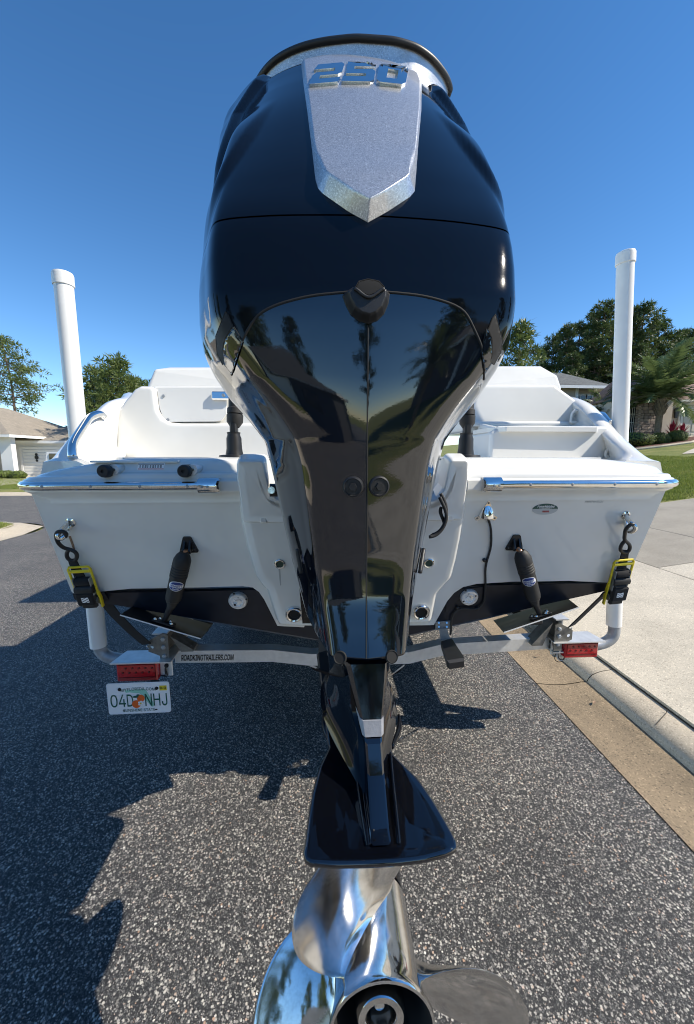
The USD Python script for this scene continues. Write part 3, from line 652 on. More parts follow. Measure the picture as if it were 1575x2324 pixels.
part(motor, 'trailing_block', bar([(1507, .574, .037, .10, .058), (1570, .560, .028, .09, .045), (1634, .545, .0185, .08, .03)]), 'leg_paint', 25)
part(motor, 'anode', bar([(1635, .543, .0188, .07, .026), (1650, .541, .0182, .07, .026), (1672, .537, .0168, .07, .022)]), 'anode', 25)
part(motor, 'trailing_bar', bar([(1676, .535, .0138, .06, .018), (1688, .528, .0132, .06, .018), (1760, .506, .0126, .06, .015), (1860, .4555, .0125, .07, .014), (1898, .4365, .0125, .08, .014), (1918, .4262, .0135, .09, .014)]), 'leg_paint', 25)
# spray plates
def thin(px, z, t, m, name, r=0.004, drop=0.0):
    P = np.array([atz(x, y, z) for x, y in px]); g = Polygon(P[:, :2]).buffer(-r).buffer(r, quad_segs=5)
    me = trimesh.creation.extrude_polygon(g, t, engine='earcut').apply_translation([0, 0, z - t])
    return part(motor, name, me, m)
for sgn, px in ((-1, [(703, 1512), (712, 1520), (742, 1531), (776, 1537), (790, 1515), (788, 1508), (774, 1522), (740, 1519), (716, 1510)]), (1, [(918, 1511), (912, 1519), (903, 1527), (884, 1536), (876, 1517), (880, 1510), (888, 1521), (906, 1512), (913, 1508)])):
    P = np.array([aty(x, y, 0.62) for x, y in px]); 
    part(motor, 'spray_fin', hull(np.vstack([[aty(x, y, 0.60) for x, y in px[:4] ], [aty(x, y, 0.74) for x, y in px[:4]], [aty(x, y - 4, 0.74) for x, y in px[:4]]])), 'motor_paint')
for px in ([(737, 1612), (735, 1640), (745, 1672), (768, 1705)], [(905, 1622), (906, 1650), (900, 1672), (890, 1695)]):
    q = np.array([aty(x, y, Y) for (x, y), Y in zip(px, (0.80, 0.76, 0.72, 0.68))])
    part(motor, 'intake_fin', tube(q, [0.003, 0.006, 0.006, 0.004], 8, smooth=18), 'motor_paint', True)
# anti-ventilation plate
plate_px = [(745, 1698), (724, 1740), (708, 1800), (698, 1860), (692, 1910), (687, 1945), (700, 1958), (760, 1962), (830, 1961), (900, 1957), (960, 1950), (1010, 1938), (1040, 1924), (1036, 1905), (1014, 1866), (982, 1812), (950, 1766), (912, 1730), (890, 1708)]
PP = np.array([atz(x, y, ZP) for x, y in plate_px]); PP = np.vstack([PP, [[XM + .09, .93, ZP], [XM, .98, ZP], [XM - .09, .93, ZP]]])
g = Polygon(PP[:, :2]).buffer(-0.008).buffer(0.008, quad_segs=6)
rr = []
N = 160
for d, z in ((0.004, -0.010), (0.0, -0.006), (0.0, -0.002), (0.0018, 0.0005), (0.005, 0.0012), (0.02, 0.0008), (0.05, -0.001)):
    h = g.buffer(-d); L = h.exterior; o = g.exterior
    rr.append([(*L.interpolate(L.project(o.interpolate(i / N, normalized=True))).coords[0], ZP + z) for i in range(N)])
R = np.array(rr); 
av = rows_mesh(R, True, True)
avp = part(motor, 'cavitation_plate', av, 'leg_paint', 50)
for px, Y in (([(798, 1690), (812, 1770), (824, 1850), (836, 1918)], None), ([(886, 1712), (893, 1790), (900, 1860), (905, 1914)], None), ([(812, 1690), (822, 1770), (832, 1850), (840, 1916)], None)):
    part(avp, 'rib', tube([atz(x, y, ZP + 0.002) for x, y in px], 0.0030, 8, smooth=20), 'motor_paint', True)
# gearcase, skeg and trim tab
AX = nrm([0.0, -1.0, 0.12]); HUB = np.array([XM + 0.003, 0.388, 0.919])
AXN = -AX
part(motor, 'gearcase', lathe(HUB + AXN * 0.165, AXN, [(0, 0.0), (0, 0.060), (0.05, 0.066), (0.18, 0.068), (0.30, 0.062), (0.40, 0.045), (0.46, 0.022), (0.48, 0.0)], 32), 'motor_paint', 40)
part(motor, 'gearcase_strut', rows_mesh(leg_rows([(0.95, .62, .95, .02, .05), (1.05, .60, .94, .018, .045), (ZP - 0.008, .56, .94, .02, .07)]), True, True), 'motor_paint', 40)
part(motor, 'skeg', hull([[XM + s * w, y, z] for s in (-1, 1) for w, y, z in ((.012, .60, .93), (.012, .90, .95), (.004, .56, .66), (.004, .68, .66), (.008, .86, .88))]), 'motor_paint')
part(motor, 'trim_tab', hull([[XM + s * .006 + .004, y, z] for s in (-1, 1) for y, z in ((.47, ZP - .009), (.56, ZP - .009), (.46, ZP - .05), (.50, ZP - .07), (.55, ZP - .06))]), 'anode')
# clamp bracket, swivel and hoses between the motor and the transom
part(motor, 'swivel_bracket', rbox([XM - .085, .93, 1.02], [XM + .085, 1.30, 1.62], 0.03), 'satin_black')
for s in (-1, 1):
    part(motor, 'clamp_bracket', hull([[XM + s * .14 + t, y, z] for t in (-.02, .02) for y, z in ((1.22, 1.62), (1.48, 1.60), (1.56, 1.05), (1.48, .98), (1.26, 1.30))]), 'motor_paint')
part(motor, 'tilt_tube', cyl([XM - .2, 1.27, 1.56], [XM + .2, 1.27, 1.56], 0.024), 'satin_black')
for x in (0.05, -0.05):
    part(motor, 'trim_ram', cyl([XM + x, 1.42, 1.02], [XM + x, 1.18, 1.30], 0.022), 'satin_black')
part(motor, 'steering_ram', cyl(aty(612, 1112, 1.30), aty(680, 1112, 1.32), 0.022), 'satin_black')
part(motor, 'steering_knob', cyl(aty(616, 1112, 1.28), aty(616, 1112, 1.25), 0.012, n=8), 'chrome')
for k, px in enumerate(([(998, 1128), (1008, 1150), (1013, 1172), (1006, 1196), (992, 1212), (974, 1218)], [(1000, 1120), (1012, 1150), (1011, 1180), (1000, 1202), (982, 1213)], [(1002, 1150), (1003, 1172), (1008, 1190), (996, 1206), (978, 1216)])):
    part(motor, 'hose', tube([aty(x, y, 1.36 + 0.01 * k) for x, y in px], 0.0065, 8, smooth=24), 'rubber', True)

# --- propeller
prop = part(motor, 'propeller', lathe(HUB, AXN, [(-0.001, 0.0655), (0.0, 0.0685), (0.004, 0.0695), (0.012, 0.0665), (0.03, 0.0615), (0.06, 0.0595), (0.155, 0.0615), (0.160, 0.058)], 48), 'propeller_steel', 40)
part(prop, 'hub_bore', lathe(HUB, AXN, [(0.0005, 0.0652), (0.02, 0.060), (0.06, 0.0575), (0.10, 0.0575), (0.10, 0.0)], 40), 'matt_black', 40)
part(prop, 'hub_ring', lathe(HUB + AXN * 0.012, AXN, [(0.09, 0.034), (0.01, 0.034), (0.004, 0.033), (0.0, 0.030), (0.001, 0.021), (0.004, 0.0185), (0.05, 0.0175), (0.05, 0.0)], 40), 'propeller_steel', 40)
part(prop, 'prop_nut', cyl(HUB + AXN * 0.05, HUB + AXN * 0.034, 0.0145, 0.0135, 6), 'bracket_steel')
part(prop, 'prop_shaft', cyl(HUB + AXN * 0.05, HUB + AXN * 0.026, 0.008, 0.0065, 16), 'chrome')
ea = np.cross(AX, [0, 0, 1.0]); ea = nrm(ea); eb = np.cross(ea, AX); eb = eb if eb[2] > 0 else -eb
ea = np.array([1.0, 0, 0]); eb = nrm(np.cross(AX, ea)); eb = eb if eb[2] > 0 else -eb
def blade(th0, Rm=0.216, pitch=0.42):
    nr_, nc = 44, 34; rh = 0.057; V = np.zeros((2, nr_, nc, 3))
    for i in range(nr_):
        t = i / (nr_ - 1); tt = 1 - (1 - t) ** 1.8; r = rh + (Rm - rh) * tt
        chord = 0.134 + 0.072 * math.sin(math.pi * min(tt * 0.92, 1)) ; chord *= math.sqrt(max(1e-4, 1 - max(0, (tt - 0.40) / 0.60) ** 2.6))
        phi = math.atan(pitch / (2 * math.pi * r)); skew = -0.16 * tt + 0.10 * tt * tt; rake = 0.045 * tt ** 1.6
        for j in range(nc):
            s = (j / (nc - 1) - 0.5) * chord
            cup = 0.010 * max(0.0, (-s / chord - 0.22) / 0.28) ** 2 * (0.4 + 0.6 * tt)
            th = th0 + skew + s * math.cos(phi) / r * 1.0
            axial = 0.088 + s * math.sin(phi) - rake - cup
            radial = ea * math.sin(th) + eb * math.cos(th)
            p = HUB + AXN * axial + radial * r
            tang = ea * math.cos(th) - eb * math.sin(th)
            nn = nrm(AX * math.cos(phi) + tang * math.sin(phi))
            thick = (0.0075 * (1 - tt) + 0.0028) * math.sqrt(max(0.02, 1 - (2 * j / (nc - 1) - 1) ** 2))
            root = 0.006 * math.exp(-tt / 0.05)
            V[0, i, j] = p + nn * (thick / 2 + root); V[1, i, j] = p - nn * (thick / 2 + root)
    a, b = V; v = np.vstack([a.reshape(-1, 3), b.reshape(-1, 3)]); f = grid_faces(nr_, nc); n = nr_ * nc
    edge = [i * nc for i in range(nr_)][::-1] + list(range(nc)) + [i * nc + nc - 1 for i in range(nr_)]
    rim_ = [i * nc for i in range(nr_)] + [(nr_ - 1) * nc + j for j in range(1, nc)] + [i * nc + nc - 1 for i in range(nr_ - 2, -1, -1)]
    ed = np.array([[rim_[k], rim_[k + 1], rim_[k + 1] + n, rim_[k] + n] for k in range(len(rim_) - 1)])
    m = tm(v, np.vstack([f, f[:, ::-1] + n, ed])); m.fix_normals() if False else None
    return m
for th in (-11, 111, 233):
    part(prop, 'blade', blade(math.radians(th)), 'propeller_steel', 50)

# ------------------------------------------------------------------ boat
XL, XR = -1.075, 1.425
LXL, LXR = -1.13, 1.432
XC = 0.148
RAKE = 0.28
TN = nrm([0, -1, -RAKE]) * 1.0                 # outward normal of the raked transom
TV = nrm([0, -RAKE, 1.0])                      # "up" along the transom
def TY(z): return 1.475 + (1.5 - z) * RAKE
def tp(x, y, off=0.0):
    """Point on the transom plane under a view pixel, OFF metres proud of it."""
    o = np.array([0, TY(1.5), 1.5]) + TN * off; d = ray(x, y); t = ((o - EYE) @ TN) / (d @ TN); return EYE + d * t
boat = thing('motor_boat', (XC, 1.5, 0.77), 'white fibreglass motor boat seen from its stern, black below the waterline', 'boat')
# hull shell: sections along y
ZW = 1.085
def hull_row(y, z_top, half_top, half_ch, z_ch, z_keel, sec):
    k = []
    if sec == 'side':
        for t in np.linspace(0, 1, 8): k.append((half_ch + (half_top - half_ch) * t ** 1.3, z_ch + (z_top - z_ch) * t))
    else:
        k = [(0, z_keel), (half_ch * .5, z_keel + (z_ch - .035 - z_keel) * .5), (half_ch * .93, z_ch - .035), (half_ch, z_ch - .028), (half_ch, z_ch)]
    return np.array(k)
stations = [(0, 1.525, 1.222, 1.195, ZW, .765), (1.5, 1.56, 1.235, 1.19, ZW, .76), (3.5, 1.62, 1.225, 1.12, 1.12, .76), (5.0, 1.70, 1.05, .85, 1.22, .85), (6.2, 1.78, .62, .42, 1.36, 1.05), (7.0, 1.84, .05, .03, 1.6, 1.5)]
st = np.array(stations); fy = np.linspace(0, 7.0, 30)
def stn(y): return [float(PchipInterpolator(st[:, 0], st[:, k])(y)) for k in range(1, 6)]
for sec, m in (('side', 'gelcoat'), ('bottom', 'bottom_paint')):
    vs, fs = [], []; o = 0
    for s in (-1, 1):
        rows = []
        for y in fy:
            zt, ht, hc, zc, zk = stn(y); k = hull_row(y, zt, ht, hc, zc, zk, sec)
            rows.append(np.stack([XC + s * k[:, 0], np.array([TY(z) for z in k[:, 1]]) + 0.003 + y, k[:, 1]], 1))
        R = np.array(rows); f = grid_faces(*R.shape[:2]); f = f if s > 0 else f[:, ::-1]
        vs.append(R.reshape(-1, 3)); fs.append(f + o); o += R.shape[0] * R.shape[1]
    part(boat, 'hull_side' if sec == 'side' else 'hull_bottom', tm(np.vstack(vs), np.vstack(fs)), m, 40)
# transom: white upper part and black lower part, each a raked plate
def tpoly(pts, thick, m, name, r=0.0, label=None, smooth=20, parent=None, push=0.0):
    P = np.array([tp(x, y, 0) for x, y in pts]); o = np.array([XC, TY(1.3), 1.3])
    q = np.stack([(P - o)[:, 0], (P - o) @ TV], 1); g = Polygon(q)
    if r: g = g.buffer(-r).buffer(2 * r, quad_segs=6).buffer(-r)
    me = prism(g, o + TN * push, [1, 0, 0], TV, TN, thick)
    return part(parent or boat, name, me, m, smooth, label)
o_t = np.array([XC, TY(1.3), 1.3])
def t2(x, z): return (x - XC, (np.array([x, TY(z), z]) - o_t) @ TV)
zk = 0.772
tab = [t2(XC - 1.195, ZW), t2(XC - 1.195, ZW - .03), t2(XC - 1.12, ZW - .04), t2(XC, zk), t2(XC + 1.12, ZW - .04), t2(XC + 1.195, ZW - .03), t2(XC + 1.195, ZW)]
part(boat, 'transom_bottom', prism(tab, o_t - TN * .02, [1, 0, 0], TV, TN, .02), 'bottom_paint')
# white transom: outline straight from the view, with the fillets that run down to the centre pod
wl = [(58, 1100), (168, 1333), (300, 1333.5), (440, 1331), (552, 1328), (574, 1331), (588, 1341), (600, 1358), (630, 1418), (690, 1421), (690, 1150), (690, 1100)]
wr = [(1500, 1092), (1420, 1319), (1290, 1316), (1160, 1318), (1080, 1323), (1050, 1330), (1030, 1343), (1014, 1362), (984, 1416), (930, 1416), (930, 1100)]
TB = [np.array([tp(x, y, 0) for x, y in w]) for w in (wl, wr)]
def z_at(p): return p
hw = 1.2235
L = [t2(XC - 1.219, 1.515), t2(XC - 1.205, 1.3), t2(XC - 1.192, ZW + .012), t2(XC - 1.18, ZW + .002)]
for w, sgn in ((TB[0], -1), (TB[1], 1)):
    q = [((p - o_t)[0], (p - o_t) @ TV) for p in w[2:]]
    side = [(sgn * abs(a), b) for a, b in L]
    g = Polygon(side + q[:-2] + [(sgn * 0.02, q[-2][1]), (sgn * 0.02, L[0][1])]).buffer(0)
    part(boat, 'transom_panel', prism(g, o_t, [1, 0, 0], TV, TN, .006), 'gelcoat')
# centre pod that carries the motor: a moulded block proud of the transom
pod = [(540, 1052), (541, 1090), (546, 1130), (552, 1186), (566, 1250), (584, 1310), (598, 1330), (610, 1341), (634, 1418), (690, 1421), (810, 1423), (939, 1414), (977, 1413), (990, 1349), (1006, 1330), (1023, 1312), (1034, 1272), (1044, 1225), (1051, 1180), (1056, 1120), (1060, 1080), (1061, 1050)]
OFF = 0.055
Pp = np.array([tp(x, y, OFF) for x, y in pod]); q = np.stack([(Pp - o_t)[:, 0], (Pp - o_t) @ TV], 1)
zcut = t2(0, 1.475)[1]
gp = Polygon(q).buffer(0)
lower = gp.intersection(trimesh.path.polygons.Polygon([(-2, -2), (2, -2), (2, zcut), (-2, zcut)]))
rings = []; N = 220; og = lower.buffer(-0.012).buffer(0.012, quad_segs=8)
for d, h in ((-0.022, -0.004), (-0.016, 0.02), (-0.010, OFF - .03), (-0.004, OFF - .010), (0.003, OFF - .0025), (0.012, OFF), (0.03, OFF)):
    gg = og.buffer(-d, quad_segs=8); ring_ = []
    for i in range(N):
        p0 = og.exterior.interpolate(i / N, normalized=True); p = gg.exterior.interpolate(gg.exterior.project(p0)); ring_.append(o_t + np.array([1, 0, 0]) * p.x + TV * p.y + TN * h)
    rings.append(ring_)
Rr = np.array(rings)
part(boat, 'motor_pod', rows_mesh(Rr, False, True), 'gelcoat', 35)
# the shoulder step of the pod, its ledge line and the splash-well corners
def cornerbox(px, name, m, off0, off1, r):
    P = np.array([tp(x, y, off1) for x, y in px]); qq = np.stack([(P - o_t)[:, 0], (P - o_t) @ TV], 1); g = Polygon(qq).buffer(-r).buffer(r, quad_segs=6)
    rings = []; N = 160
    for d, h in ((-0.006, off0), (-0.004, off1 - .016), (0.0, off1 - .005), (0.004, off1 - .001), (0.011, off1), (0.03, off1)):
        gg = g.buffer(-d, quad_segs=6)
        if gg.geom_type != 'Polygon': gg = max(gg.geoms, key=lambda a: a.area)
        rings.append([o_t + np.array([1, 0, 0]) * p.x + TV * p.y + TN * h for p in (gg.exterior.interpolate(gg.exterior.project(g.exterior.interpolate(i / N, normalized=True))) for i in range(N))])
    return part(boat, name, rows_mesh(np.array(rings), False, True), m, 35)
cornerbox([(538, 1046), (597, 1046), (603, 1075), (611, 1108), (626, 1130), (652, 1141), (700, 1143), (700, 1187), (552, 1186), (547, 1150), (543, 1110), (538, 1088)], 'well_corner', 'gelcoat', -0.01, 0.060, 0.012)
cornerbox([(1064, 1044), (1023, 1044), (1017, 1072), (1009, 1110), (993, 1132), (960, 1142), (930, 1144), (930, 1184), (1050, 1180), (1054, 1150), (1059, 1112), (1063, 1084)], 'well_corner', 'gelcoat', -0.01, 0.060, 0.012)
# deck edge moulding: a stepped lip swept round the stern corners
def stern_path(r=0.13, y0=1.43, inset=0.0, ends=None):
    pts = []
    xl, xr = LXL, LXR
    left = [(xl - 0.005, y) for y in np.linspace(4.2, y0 + r, 16)] + [(xl + r - r * math.cos(a), y0 + r - r * math.sin(a)) for a in np.linspace(0.1, math.pi / 2, 14)]
    return left
def lip(side, prof, name, m, x_end, smooth=35, y0=1.43, parent=None):
    L = stern_path(y0=y0)
    P = np.vstack([np.array(L), [(x, y0) for x in np.linspace(LXL + .16, x_end if side < 0 else LXL + LXR - x_end, 12)]])
    T = np.gradient(P, axis=0); T /= np.linalg.norm(T, axis=1, keepdims=True); Nn = np.stack([T[:, 1], -T[:, 0]], 1)
    if (Nn[-1] @ [0, -1]) < 0: Nn = -Nn
    rows = [np.stack([P[i, 0] + Nn[i, 0] * prof[:, 0], P[i, 1] + Nn[i, 1] * prof[:, 0], prof[:, 1]], 1) for i in range(len(P))]
    R = np.array(rows)
    uu = np.clip((P[:, 0] - LXL) / .42, 0, 1); lo_ = (.30 if side < 0 else .62); kk = (lo_ + (1 - lo_) * uu * uu * (3 - 2 * uu))[:, None]
    R[..., 2] = np.where((R[..., 2] > 1.566), 1.566 + (R[..., 2] - 1.566) * kk, R[..., 2])
    if side > 0: R[..., 0] = LXL + LXR - R[..., 0]
    f = grid_faces(*R.shape[:2])
    me = tm(R.reshape(-1, 3), f if side > 0 else f[:, ::-1])
    if (me.face_normals * (EYE - me.triangles_center)).sum() < 0: me.invert()
    return part(parent or boat, name, me, m, smooth), P
LIP = np.array([(-.34, 1.640), (-.20, 1.645), (-.12, 1.6445), (-.085, 1.641), (-.062, 1.632), (-.048, 1.616), (-.040, 1.600), (-.034, 1.592), (-.028, 1.589), (-.018, 1.588), (-.012, 1.584), (-.008, 1.575), (-.006, 1.566), (.002, 1.563), (.006, 1.558), (.006, 1.528), (.004, 1.522), (-.008, 1.515), (-.022, 1.508), (-.034, 1.498), (-.042, 1.485), (-.045, 1.472)])
XEL, XER = tp(548, 1100)[0], tp(1054, 1095)[0]
lip(-1, LIP, 'deck_edge', 'gelcoat', XEL); lip(1, LIP, 'deck_edge', 'gelcoat', XER)
RAIL = np.array([(.006, 1.5585), (.013, 1.557), (.019, 1.551), (.021, 1.543), (.019, 1.535), (.013, 1.529), (.006, 1.5275)])
for s, xe in ((-1, tp(462, 1100)[0]), (1, tp(1128, 1095)[0])):
    p_, P = lip(s, RAIL, 'rub_rail', 'chrome', xe)
    scr = ((95, 205, 317, 425) if s < 0 else (1204, 1299, 1395, 1490))
    for px in scr:
        c = aty(px, 1104, 1.41); c = np.array([c[0], 1.43 - .0205, 1.5425])
        part(p_, 'screw', lathe(c, [0, -1, 0], [(-.001, .006), (.0015, .005), (.0025, .0)], 12), 'galvanised')
    a, b = ((449, 497) if s < 0 else (1139, 1098)); xa, xb = aty(a, 1100, 1.41)[0], aty(b, 1100, 1.41)[0]
    t = np.linspace(math.pi * 0.5, math.pi * 1.5, 12); sec = np.stack([1.432 + .036 * np.cos(t), 1.5425 + .030 * np.sin(t)], 1)
    cap = part(boat, 'rail_end_cap', hull(np.vstack([np.column_stack([np.full(12, xa), sec]), np.column_stack([np.full(12, xb - .012 * np.sign(xb - xa)), sec]), np.column_stack([np.full(12, xb), (sec - [1.432, 1.5425]) * [.75, .9] + [1.432, 1.5425]]), [[xa, 1.46, 1.572], [xa, 1.46, 1.513], [xb, 1.46, 1.57], [xb, 1.46, 1.515]]])), 'chrome', 35)
    for k in (0.22, 0.5):
        c = np.array([xa + (xb - xa) * k, 1.432 - .036, 1.5405]); part(cap, 'screw', lathe(c, [0, -1, 0], [(-.002, .0055), (.0012, .0045), (.002, .0)], 12), 'galvanised')
# moulded deck, seats and coaming: rounded solids set on a flat deck
_ico = trimesh.creation.icosphere(2).vertices
def rhull(pts, r): return hull((np.asarray(pts, float)[:, None] + _ico[None] * r).reshape(-1, 3))
def rblock(px, Y, r, deep, lean=0.0, name='seat_front', m='gelcoat', zmin=None, parent=None):
    """Rounded solid whose front face has the outline PX at distance Y (leaning back by LEAN), DEEP metres thick."""
    P = []
    for x, y in px:
        n = nrm([0, -1, lean]); o = np.array([0, Y, 1.645]); d = ray(x, y); P.append(EYE + d * (((o - EYE) @ n) / (d @ n)))
    P = np.array(P)
    if zmin is not None: P[:, 2] = np.where(P[:, 2] < zmin + .03, zmin, P[:, 2])
    c = P.mean(0); P = P + np.sign(c - P) * [r, 0, r] + [0, r, 0]; Q = P + [0, deep, 0]
    return part(parent or boat, name, rhull(np.vstack([P, Q]), r), m, 40)
WX0, WX1 = tp(604, 1060)[0], tp(1016, 1060)[0]
deckpoly = Polygon([(LXL + .36, 1.53), (LXR - .30, 1.53), (LXR - .12, 1.85), (LXR - .12, 2.7), (LXL + .12, 2.7), (LXL + .14, 1.9)]).difference(Polygon([(WX0, 1.0), (WX1, 1.0), (WX1, 1.87), (WX0, 1.87)]))
part(boat, 'deck', trimesh.creation.extrude_polygon(deckpoly, .01, engine='earcut').apply_translation([0, 0, 1.634]), 'nonskid', 20)
wf = np.array([[WX0, 1.44, 1.452], [WX1, 1.44, 1.452], [WX1, 1.87, 1.452], [WX0, 1.87, 1.452]])
part(boat, 'splash_well', box([WX0 - .02, 1.44, 1.43], [WX1 + .02, 1.89, 1.452]), 'gelcoat', False)
for x, s_ in ((WX0, -1), (WX1, 1)): part(boat, 'well_side', rbox([min(x, x + s_ * .03), 1.435, 1.40], [max(x, x + s_ * .03), 1.90, 1.644], .006), 'gelcoat')
part(boat, 'well_wall', rbox([WX0, 1.872, 1.40], [WX1, 1.90, 1.644], .006), 'gelcoat')
# left: front wall, side column, recess, seat back
def bevel_panel(px, Y, lean, deep, r, name, m='gelcoat', rnd=.02):
    n = nrm([0, -1, lean]); v = nrm([0, lean, 1]); o = np.array([0, Y, 1.645]); P = []
    for x, y in px:
        d = ray(x, y); P.append(EYE + d * (((o - EYE) @ n) / (d @ n)))
    P = np.array(P); g = Polygon(np.stack([P[:, 0], (P - o) @ v], 1)); g = g.buffer(rnd).buffer(-2 * rnd).buffer(rnd, quad_segs=8); rows = []; N = 260
    for t in [None] + list(np.linspace(0, 1, 7)) + [1.5]:
        a = 0 if t is None else (t if t <= 1 else 1) * math.pi / 2
        off, h = (0.0, -deep) if t is None else (r * (1 - math.cos(a)) + (0.01 if t > 1 else 0), -r * (1 - math.sin(a)))
        q = g.buffer(-off, quad_segs=8); q = q if q.geom_type == 'Polygon' else max(q.geoms, key=lambda z: z.area); e = q.exterior
        rows.append([o + np.array([1, 0, 0]) * p.x + v * p.y + n * h for p in (e.interpolate(e.project(g.exterior.interpolate(i / N, normalized=True))) for i in range(N))])
    R = np.array(rows); tri = trimesh.creation.triangulate_polygon(Polygon(np.stack([R[-1][:, 0], (R[-1] - o) @ v], 1)).buffer(0), engine='earcut')
    face = tm(o + tri[0][:, :1] * [1, 0, 0] + tri[0][:, 1:] * v + n * 0.0, tri[1])
    if face.face_normals.mean(0) @ n < 0: face.invert()
    body = rows_mesh(R)
    if ((body.face_normals * (EYE - body.triangles_center)).sum(1) * body.area_faces).sum() < 0: body.invert()
    return part(boat, name, cat_([body, face]), m, 35)
bevel_panel([(262, 1056), (262, 955), (268, 930), (280, 910), (293, 895), (303, 882), (318, 874), (342, 875), (351, 882), (354, 905), (358, 930), (368, 947), (385, 957), (410, 959), (660, 959), (660, 1056)], 2.115, .06, .5, .022, 'seat_front')
rblock([(348, 1000), (640, 1000), (640, 876), (348, 876)], 2.160, .010, .4, .05, 'seat_recess')
rblock([(330, 895), (640, 895), (640, 831), (372, 831), (358, 838), (345, 858)], 2.215, .028, .3, .28, 'seat_back')
# right: lower bench, riser, seat back
rblock([(1110, 1050), (1398, 1050), (1392, 985), (1384, 966), (1128, 966), (1114, 978)], 1.925, .020, .42, .08, 'bench_front', zmin=1.60)
b0 = [aty(1112, 1050, 1.95), aty(1118, 970, 1.97), aty(1064, 1050, 2.2), aty(1084, 962, 2.24), aty(1112, 1050, 2.3), aty(1118, 970, 2.3)]
part(boat, 'bench_side', rhull(np.array(b0) + [.02, 0, -.01], .015), 'gelcoat', 40)
rblock([(1050, 980), (1350, 980), (1340, 945), (1318, 918), (1296, 903), (1282, 893), (1268, 871), (1050, 871)], 2.240, .026, .4, .10, 'seat_riser')
rblock([(1050, 890), (1276, 890), (1268, 866), (1252, 842), (1236, 829), (1050, 829)], 2.285, .024, .3, .30, 'seat_back')
part(boat, 'riser_cove', tube([aty(x, 962, 2.236) for x in np.linspace(1050, 1335, 10)], .016, 10), 'gelcoat', True)
# coamings: lofts from the outer rolled crest down to an inner foot
def coaming(crest, foot, s_):
    cp = np.array([aty(*q) for q in crest]); fp_ = np.array([aty(*q) for q in foot]); t = np.linspace(0, 1, len(cp)); q = np.linspace(0, 1, 40)
    cp = np.stack([PchipInterpolator(t, cp[:, k])(q) for k in range(3)], 1); fp_ = np.stack([PchipInterpolator(t, fp_[:, k])(q) for k in range(3)], 1)
    rows = []
    for c, f in zip(cp, fp_):
        f = f.copy(); f[1] = c[1] + (f[1] - c[1]) * .6; h = max(c[2] - 1.63, .004); k = min(1, h / .12); inw = -s_
        d = f - c; L = []
        for a, b in ((-.16, -.30 * 1), (-.12, -.16), (-.062, -.05), (-.032, -.010), (0.0, 0.0), (.028, -.004), (.05, -.020)): L.append(c + np.array([inw * a * (.4 + .6 * k), 0, max(b * k * 1.0, 1.60 - c[2]) if b > -.2 else 1.57 - c[2]]))
        e = L[-1]; L += [e + (f - e) * u for u in (.15, .4, .7, .92)]; L += [f + np.array([inw * .02, 0, -.012]), f + np.array([inw * .05, 0, -.02])]
        rows.append(L)
    R = np.array(rows); fcs = grid_faces(*R.shape[:2]); V_ = R.reshape(-1, 3); nc_ = R.shape[1]; V_ = np.vstack([V_, [R[0].mean(0) * [1, 1, 0] + [0, 0, 1.58]]]); kq = len(V_) - 1
    m = tm(V_, np.vstack([np.vstack([fcs[:, [0, 1, 2]], fcs[:, [0, 2, 3]]]), [[kq, i, i + 1] for i in range(nc_ - 1)]]))
    if ((m.face_normals[:, 2]) * m.area_faces).sum() < 0: m.invert()
    part(boat, 'coaming', m, 'gelcoat', True)
coaming([(128, 1046, 1.60), (140, 1032, 1.66), (156, 1008, 1.74), (186, 974, 1.87), (223, 937, 2.03), (258, 907, 2.17), (281, 901, 2.32), (292, 890, 2.60)],
        [(170, 1046, 1.56), (182, 1046, 1.62), (200, 1046, 1.72), (222, 1046, 1.85), (246, 1046, 2.0), (262, 1010, 2.12), (268, 960, 2.14), (300, 930, 2.6)], -1)
coaming([(1474, 1046, 1.60), (1456, 1034, 1.66), (1424, 1008, 1.78), (1391, 978, 1.92), (1360, 942, 2.08), (1333, 915, 2.2), (1309, 903, 2.32), (1292, 900, 2.60)],
        [(1425, 1044, 1.57), (1415, 1044, 1.64), (1402, 1044, 1.75), (1392, 1040, 1.88), (1372, 985, 1.98), (1338, 965, 2.1), (1310, 955, 2.22), (1280, 950, 2.6)], 1)
# cup recesses (dark hollows with a rounded rim) on the right
def hollow(px, Y, name='step_recess'):
    P = np.array([aty(x, y, Y) for x, y in px]); g = Polygon(P[:, [0, 2]]).buffer(-.008).buffer(.008, quad_segs=5); rows = []
    for d, dy in ((-.006, .004), (0, -.002), (.006, -.001), (.012, .012), (.022, .03), (.03, .034)):
        h = g.buffer(-d)
        if h.is_empty: break
        h = h if h.geom_type == 'Polygon' else max(h.geoms, key=lambda q: q.area)
        rows.append([(p.x, Y + dy, p.y) for p in (h.exterior.interpolate(h.exterior.project(g.exterior.interpolate(i / 60, normalized=True))) for i in range(60))])
    part(boat, name, rows_mesh(np.array(rows), False, True), 'gelcoat', 50)
hollow([(1295, 958), (1298, 938), (1306, 930), (1318, 930), (1332, 940), (1344, 958)], 2.205)
hollow([(1375, 1036), (1376, 1024), (1382, 1018), (1390, 1022), (1397, 1036)], 1.905)
